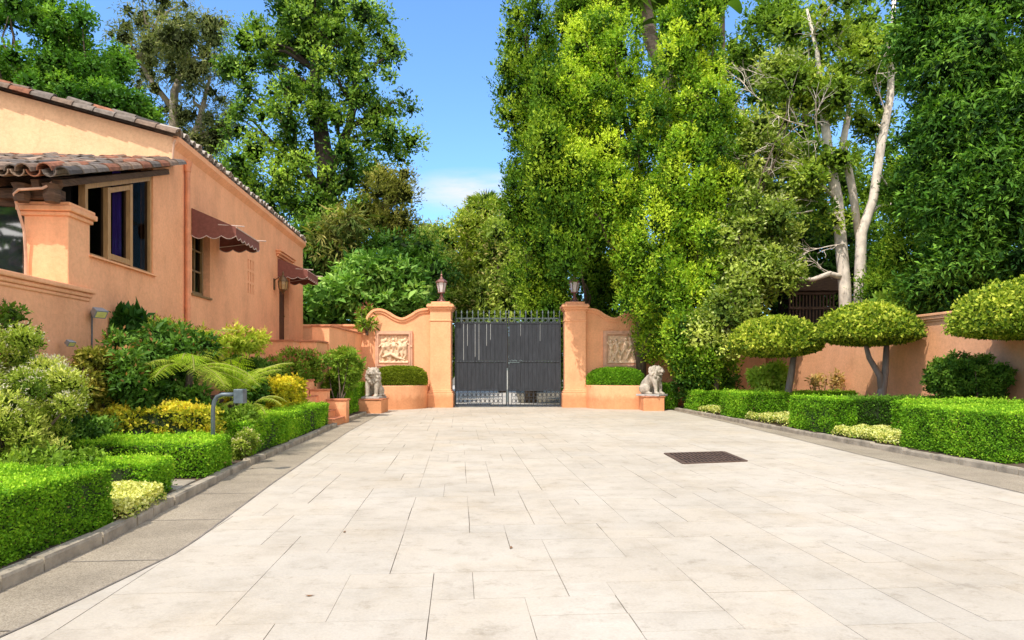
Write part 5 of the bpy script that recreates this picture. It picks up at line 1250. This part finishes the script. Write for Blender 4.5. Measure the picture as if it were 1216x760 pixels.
tree('bare_twigged_tree', 'pale-trunked tree with bare grey twigs and sparse leaves rising behind the wall', (at(1012, YT)[0], YT, .2),
     [tk([(1008, YT, 500), (1003, YT, 340), (994, YT, 237), (983, YT, 174), (976, YT, 116), (970, YT, 60), (958, YT, 10)], [.25, .22, .2, .165, .13, .08, .04]), tk([(1021, YT, 500), (1021, YT, 340), (1023, YT, 277), (1037, YT, 237), (1046, YT, 174), (1057, YT, 116), (1059, YT, 67), (1062, YT, -10)], [.24, .21, .19, .16, .15, .13, .1, .07]),
      tk([(1021, YT + .1, 290), (1012, YT + .1, 224), (1001, YT, 170), (1008, YT, 130), (1001, YT, 85), (988, YT, 30)], [.13, .14, .13, .1, .07, .04]), tk([(1003, YT, 330), (985, YT - .2, 325), (965, YT - .3, 332), (945, YT - .4, 330)], [.11, .1, .08, .05])],
     [(965, 30, 36, 28, YT, 1.5, 13), (1000, 75, 30, 30, YT, 1.2, 12), (985, 115, 26, 22, YT - .3, 1, 10), (1030, 150, 22, 20, YT + 1, .6, 6), (990, 195, 20, 14, YT - .4, .7, 5), (950, 100, 30, 30, YT, 1.2, 9), (965, 215, 22, 14, YT - .3, 1, 6), (1060, 225, 16, 20, YT + .8, .6, 5), (1040, 60, 22, 30, YT + .3, 1, 7), (960, 190, 22, 18, YT, .8, 6), (975, 265, 22, 18, YT, .8, 6)], .44, 17000, .16, .5, [(.05, .11, .015), (.15, .25, .03), (.32, .42, .07)], 136, bark='palebark', limbs=22, limb_r=.06, extra=bare)
tree('background_tree', 'hazy green tree seen through the bare-twigged tree', (at(960, 33)[0], 33, 0), [tk([(960, 33, 476), (958, 33, 250), (955, 33, 60)], [.3, .25, .1])],
     [(890, 190, 40, 46, 32, 1.6, 30), (905, 60, 46, 46, 33, 2, 34), (940, 130, 46, 56, 33, 2.2, 44), (960, 230, 55, 60, 32.5, 2.2, 52), (1040, 220, 44, 60, 33, 2, 40), (1000, 300, 60, 46, 32, 2, 40), (1035, 110, 22, 28, 33, 1.5, 10), (925, 20, 40, 24, 33.5, 2, 16), (1030, 10, 30, 20, 34, 2, 10)], .7, 38000, .2, .5, P_MID, 137, tone0=.36, limbs=20, mat='needle')
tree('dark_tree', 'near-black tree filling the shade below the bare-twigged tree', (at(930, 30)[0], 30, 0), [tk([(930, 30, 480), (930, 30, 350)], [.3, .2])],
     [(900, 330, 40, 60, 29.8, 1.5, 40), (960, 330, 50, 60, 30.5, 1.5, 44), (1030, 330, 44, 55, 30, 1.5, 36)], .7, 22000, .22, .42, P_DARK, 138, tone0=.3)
tree('cypress_tree', 'dark upright cypress between the pale trunks and the laurel', (at(1090, 24.2)[0], 24.2, .2), [tk([(1090, 24.2, 478), (1090, 24.2, 300), (1090, 24.2, 190)], [.2, .16, .05])],
     [(1085, 230, 20, 46, 24.2, .7, 30), (1088, 310, 30, 60, 24.2, .9, 50), (1065, 350, 26, 36, 24, .7, 26), (1048, 330, 14, 40, 24.6, .5, 14)], .4, 30000, .13, .4, P_CYP, 139, mat='needle', up=.6, flat=1.2, tone0=.36, limbs=6)
tree('laurel_tree', 'huge dark glossy laurel filling the upper right corner above the wall', (at(1190, 19.6)[0], 19.8, .2), [tk([(1180, 19.8, 492), (1178, 19.8, 300), (1165, 19.8, 60)], [.3, .26, .12]), tk([(1180, 19.8, 330), (1215, 19.8, 200), (1230, 19.8, 60)], [.2, .16, .08])],
     [(1130, 10, 60, 60, 19.6, 1.3, 40), (1200, 30, 75, 75, 19.4, 1.4, 52), (1128, 90, 46, 55, 19.3, 1.3, 40), (1180, 130, 80, 65, 18.9, 1.4, 56), (1125, 170, 45, 50, 19.3, 1.2, 34), (1195, 215, 85, 60, 18.7, 1.3, 56), (1130, 250, 46, 50, 19.2, 1.1, 34), (1190, 300, 80, 50, 18.9, 1.2, 50), (1135, 320, 40, 42, 19.4, 1, 26), (1270, 150, 70, 150, 19, 1.6, 60), (1100, 50, 22, 55, 20, 1, 20)], .5, 105000, .175, .34, P_LAUREL, 140, limbs=24, up=-.1, tone=.24, tone0=.44, droop=.25, tips=((.2, .4, .04), .05))
# palm and banana leaves behind the lime trees
YP = 31.5
fan_palm('tall leaning ringed palm trunk rising out of the lime trees', 752, -60, YP, 3.2, 40, 141, .34, [tuple(at(815, YP, 478)), tuple(at(800, YP, 200)), tuple(at(795, YP, 105)), tuple(at(772, YP, 45)), tuple(at(752, YP, -60))], P_MID)
fan_palm('shorter palm with shaggy thatch at the top of the dark columns', 702, -8, 33.5, 2.2, 44, 142, .4, None, [(.12, .1, .04), (.22, .22, .07), (.3, .34, .1)])
fan_palm('palm seen only as a dark reflection in the porch glass at the left edge', 608 + 800 * (-4.6) / 1, 440 - 800 * 5.6, 1.0, 2.4, 44, 143, .2, [(-.4, -9.8, 0), (-.3, -9.7, 3.5), (-.2, -9.4, 6.9)], P_DARK, at0=(-.2, -9.4, 6.9))
def banana(label, px, py, Y, seed, n=9):
    rng = np.random.default_rng(seed); c = at(px, Y, py); t = thing('banana_plant', label, 'plant', (c[0], Y, 0))
    st = MB(); st.tube([(c[0], Y, 0), (c[0], Y, c[2] * .6), tuple(c)], [.22, .17, .1], 9); st.build('trunk', M['bark'], t)
    lv = MB()
    for k in range(n):
        a = 2 * math.pi * k / n + rng.uniform(-.3, .3); h = np.array([math.cos(a), math.sin(a), 0]); e = rng.uniform(.7, 1.3); L = rng.uniform(1.7, 2.4); m_ = 12
        p = np.array(c, float); rows = []; sd = np.cross(h, [0, 0, 1.])
        for q in range(m_ + 1):
            w = .3 * math.sin(math.pi * min(1, q / m_ * .9 + .08)) ** .6
            rows.append((p - sd * w + np.array([0, 0, .1 * w]), p.copy(), p + sd * w + np.array([0, 0, .1 * w])))
            p = p + (h * math.cos(e) + np.array([0, 0, math.sin(e)])) * L / m_; e -= 1.9 / m_
        g = rng.uniform(.5, 1.1); 
        lv.add([v for r_ in rows for v in r_], [(3 * i + s_, 3 * i + s_ + 1, 3 * i + s_ + 4, 3 * i + s_ + 3) for i in range(m_) for s_ in (0, 1)], 0, (.1 * g, .2 * g, .03))
    lv.build('leaves', M['leaf'], t)
banana('broad banana leaves at the top behind the second lime tree', 858, 8, 30, 151)
banana('pale banana leaf fan beside the leaning palm trunk', 800, 40, 30.5, 152, 7)

# a few dry leaves blown onto the drive
rng = np.random.default_rng(77)
for k, (px, py, lab) in enumerate(((409, 632, 'dry brown leaf on the slabs near the left edge'), (368, 708, 'dry brown leaf lying lowest on the left slabs'), (607, 651, 'dry brown leaf in the middle of the driveway'), (300, 557, 'dry brown leaf on the grey border strip'))):
    Y = EYE * F / (py - HY); p = at(px, Y)
    mb = MB(); q = [(-.032, 0, .008), (0, -.014, .005), (.035, .003, .012), (.006, .015, .006)]; a = rng.random() * 6
    mb.add([(p[0] + x * math.cos(a) - y * math.sin(a), Y + x * math.sin(a) + y * math.cos(a), z) for x, y, z in q], [(0, 1, 2), (0, 2, 3)])
    tag(mb.build('fallen_leaf', M['litter'], None, origin=(p[0], Y, 0)), lab, 'leaf')

# ------------------------------------------------------------------ light, sky, camera
EL, AZ = R(56), R(211)                      # sun high behind the left shoulder
sv = Vector((math.sin(AZ) * math.cos(EL), math.cos(AZ) * math.cos(EL), math.sin(EL)))
sd = bpy.data.lights.new('sun', 'SUN'); sd.energy = 4.7; sd.angle = R(.53); sd.color = (1, .94, .85)
so = bpy.data.objects.new('sun', sd); COL.objects.link(so); so.rotation_euler = sv.to_track_quat('Z', 'Y').to_euler(); so.location = (0, 0, 40)
w = bpy.data.worlds.new('World'); scene.world = w; w.use_nodes = True; nt = w.node_tree; nt.nodes.clear()
out = nt.nodes.new('ShaderNodeOutputWorld'); bg = nt.nodes.new('ShaderNodeBackground'); nt.links.new(bg.outputs[0], out.inputs[0])
sky = nt.nodes.new('ShaderNodeTexSky'); sky.sky_type = 'NISHITA'; sky.sun_disc = False; sky.sun_elevation = EL; sky.sun_rotation = AZ
sky.air_density = 1.0; sky.dust_density = .1; sky.ozone_density = 1.3
tc = nt.nodes.new('ShaderNodeTexCoord').outputs['Generated']
n1 = noise(nt, tc, 7.5, 10, .62, stretch=(1.0, 1.0, 5.0))
def near_dir(cx_, cz_, sx_, sz_):
    mp = nt.nodes.new('ShaderNodeMapping'); mp.inputs['Scale'].default_value = (1 / sx_, .01, 1 / sz_); mp.inputs['Location'].default_value = (-cx_ / sx_, 0, -cz_ / sz_)
    nt.links.new(tc, mp.inputs[0]); ln = nt.nodes.new('ShaderNodeVectorMath'); ln.operation = 'LENGTH'; nt.links.new(mp.outputs[0], ln.inputs[0]); return ln.outputs['Value']
cl = ramp(nt, n1, [(.33, (.15, .15, .15)), (.6, (.95, .95, .95))])
sx = nt.nodes.new('ShaderNodeSeparateXYZ'); nt.links.new(tc, sx.inputs[0])
band = ramp(nt, sx.outputs[2], [(.17, (.25, .25, .25)), (.215, (1, 1, 1)), (.255, (1, 1, 1)), (.3, (.1, .1, .1)), (.5, (.0, .0, .0))])
bank = ramp(nt, near_dir(-.05, .254, .13, .036), [(.2, (1, 1, 1)), (1.0, (0, 0, 0))])
cm = mix(nt, cl, bank, 1.0)
skyc = mix(nt, sky.outputs[0], (1.45, 1.98, 2.5), 1.0)
vis = mix(nt, skyc, (7.4, 7.5, 7.7), cm, 'MIX')
# unseen cloud bank added overhead and behind the viewer as fill light
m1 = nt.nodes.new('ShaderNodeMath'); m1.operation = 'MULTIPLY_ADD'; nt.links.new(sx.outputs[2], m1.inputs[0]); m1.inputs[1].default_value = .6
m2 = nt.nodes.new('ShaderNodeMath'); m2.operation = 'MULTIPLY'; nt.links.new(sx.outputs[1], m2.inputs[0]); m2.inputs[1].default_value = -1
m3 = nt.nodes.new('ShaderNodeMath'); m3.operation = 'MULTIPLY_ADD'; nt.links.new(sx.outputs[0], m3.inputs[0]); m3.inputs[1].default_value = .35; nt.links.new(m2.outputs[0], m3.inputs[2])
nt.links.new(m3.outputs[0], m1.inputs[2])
fill_cloud = mix(nt, ramp(nt, m1.outputs[0], [(.25, (0, 0, 0)), (.75, (1, 1, 1))]), ramp(nt, noise(nt, tc, 2.6, 8, .6), [(.36, (.25, .25, .25)), (.52, (1, 1, 1))]), 1.0)
nt.links.new(mix(nt, vis, (13.8, 13.3, 12.5), fill_cloud, 'MIX'), bg.inputs[0]); bg.inputs[1].default_value = .13
cam = bpy.data.cameras.new('camera'); co_ = bpy.data.objects.new('camera', cam); COL.objects.link(co_)
co_.location = (0, 0, EYE); co_.rotation_euler = (R(90), 0, 0)
cam.sensor_width = 36; cam.lens = 36 * F / 1216; cam.shift_y = (HY - 380) / 1216; cam.clip_start = .05; cam.clip_end = 6000
scene.camera = co_
scene.view_settings.view_transform = 'Standard'; scene.view_settings.look = 'None'; scene.view_settings.exposure = 0; scene.view_settings.gamma = 1
scene.cycles.max_bounces = 8; scene.cycles.diffuse_bounces = 4; scene.cycles.transparent_max_bounces = 12; scene.cycles.sample_clamp_indirect = 6
scene.cycles.use_denoising = True
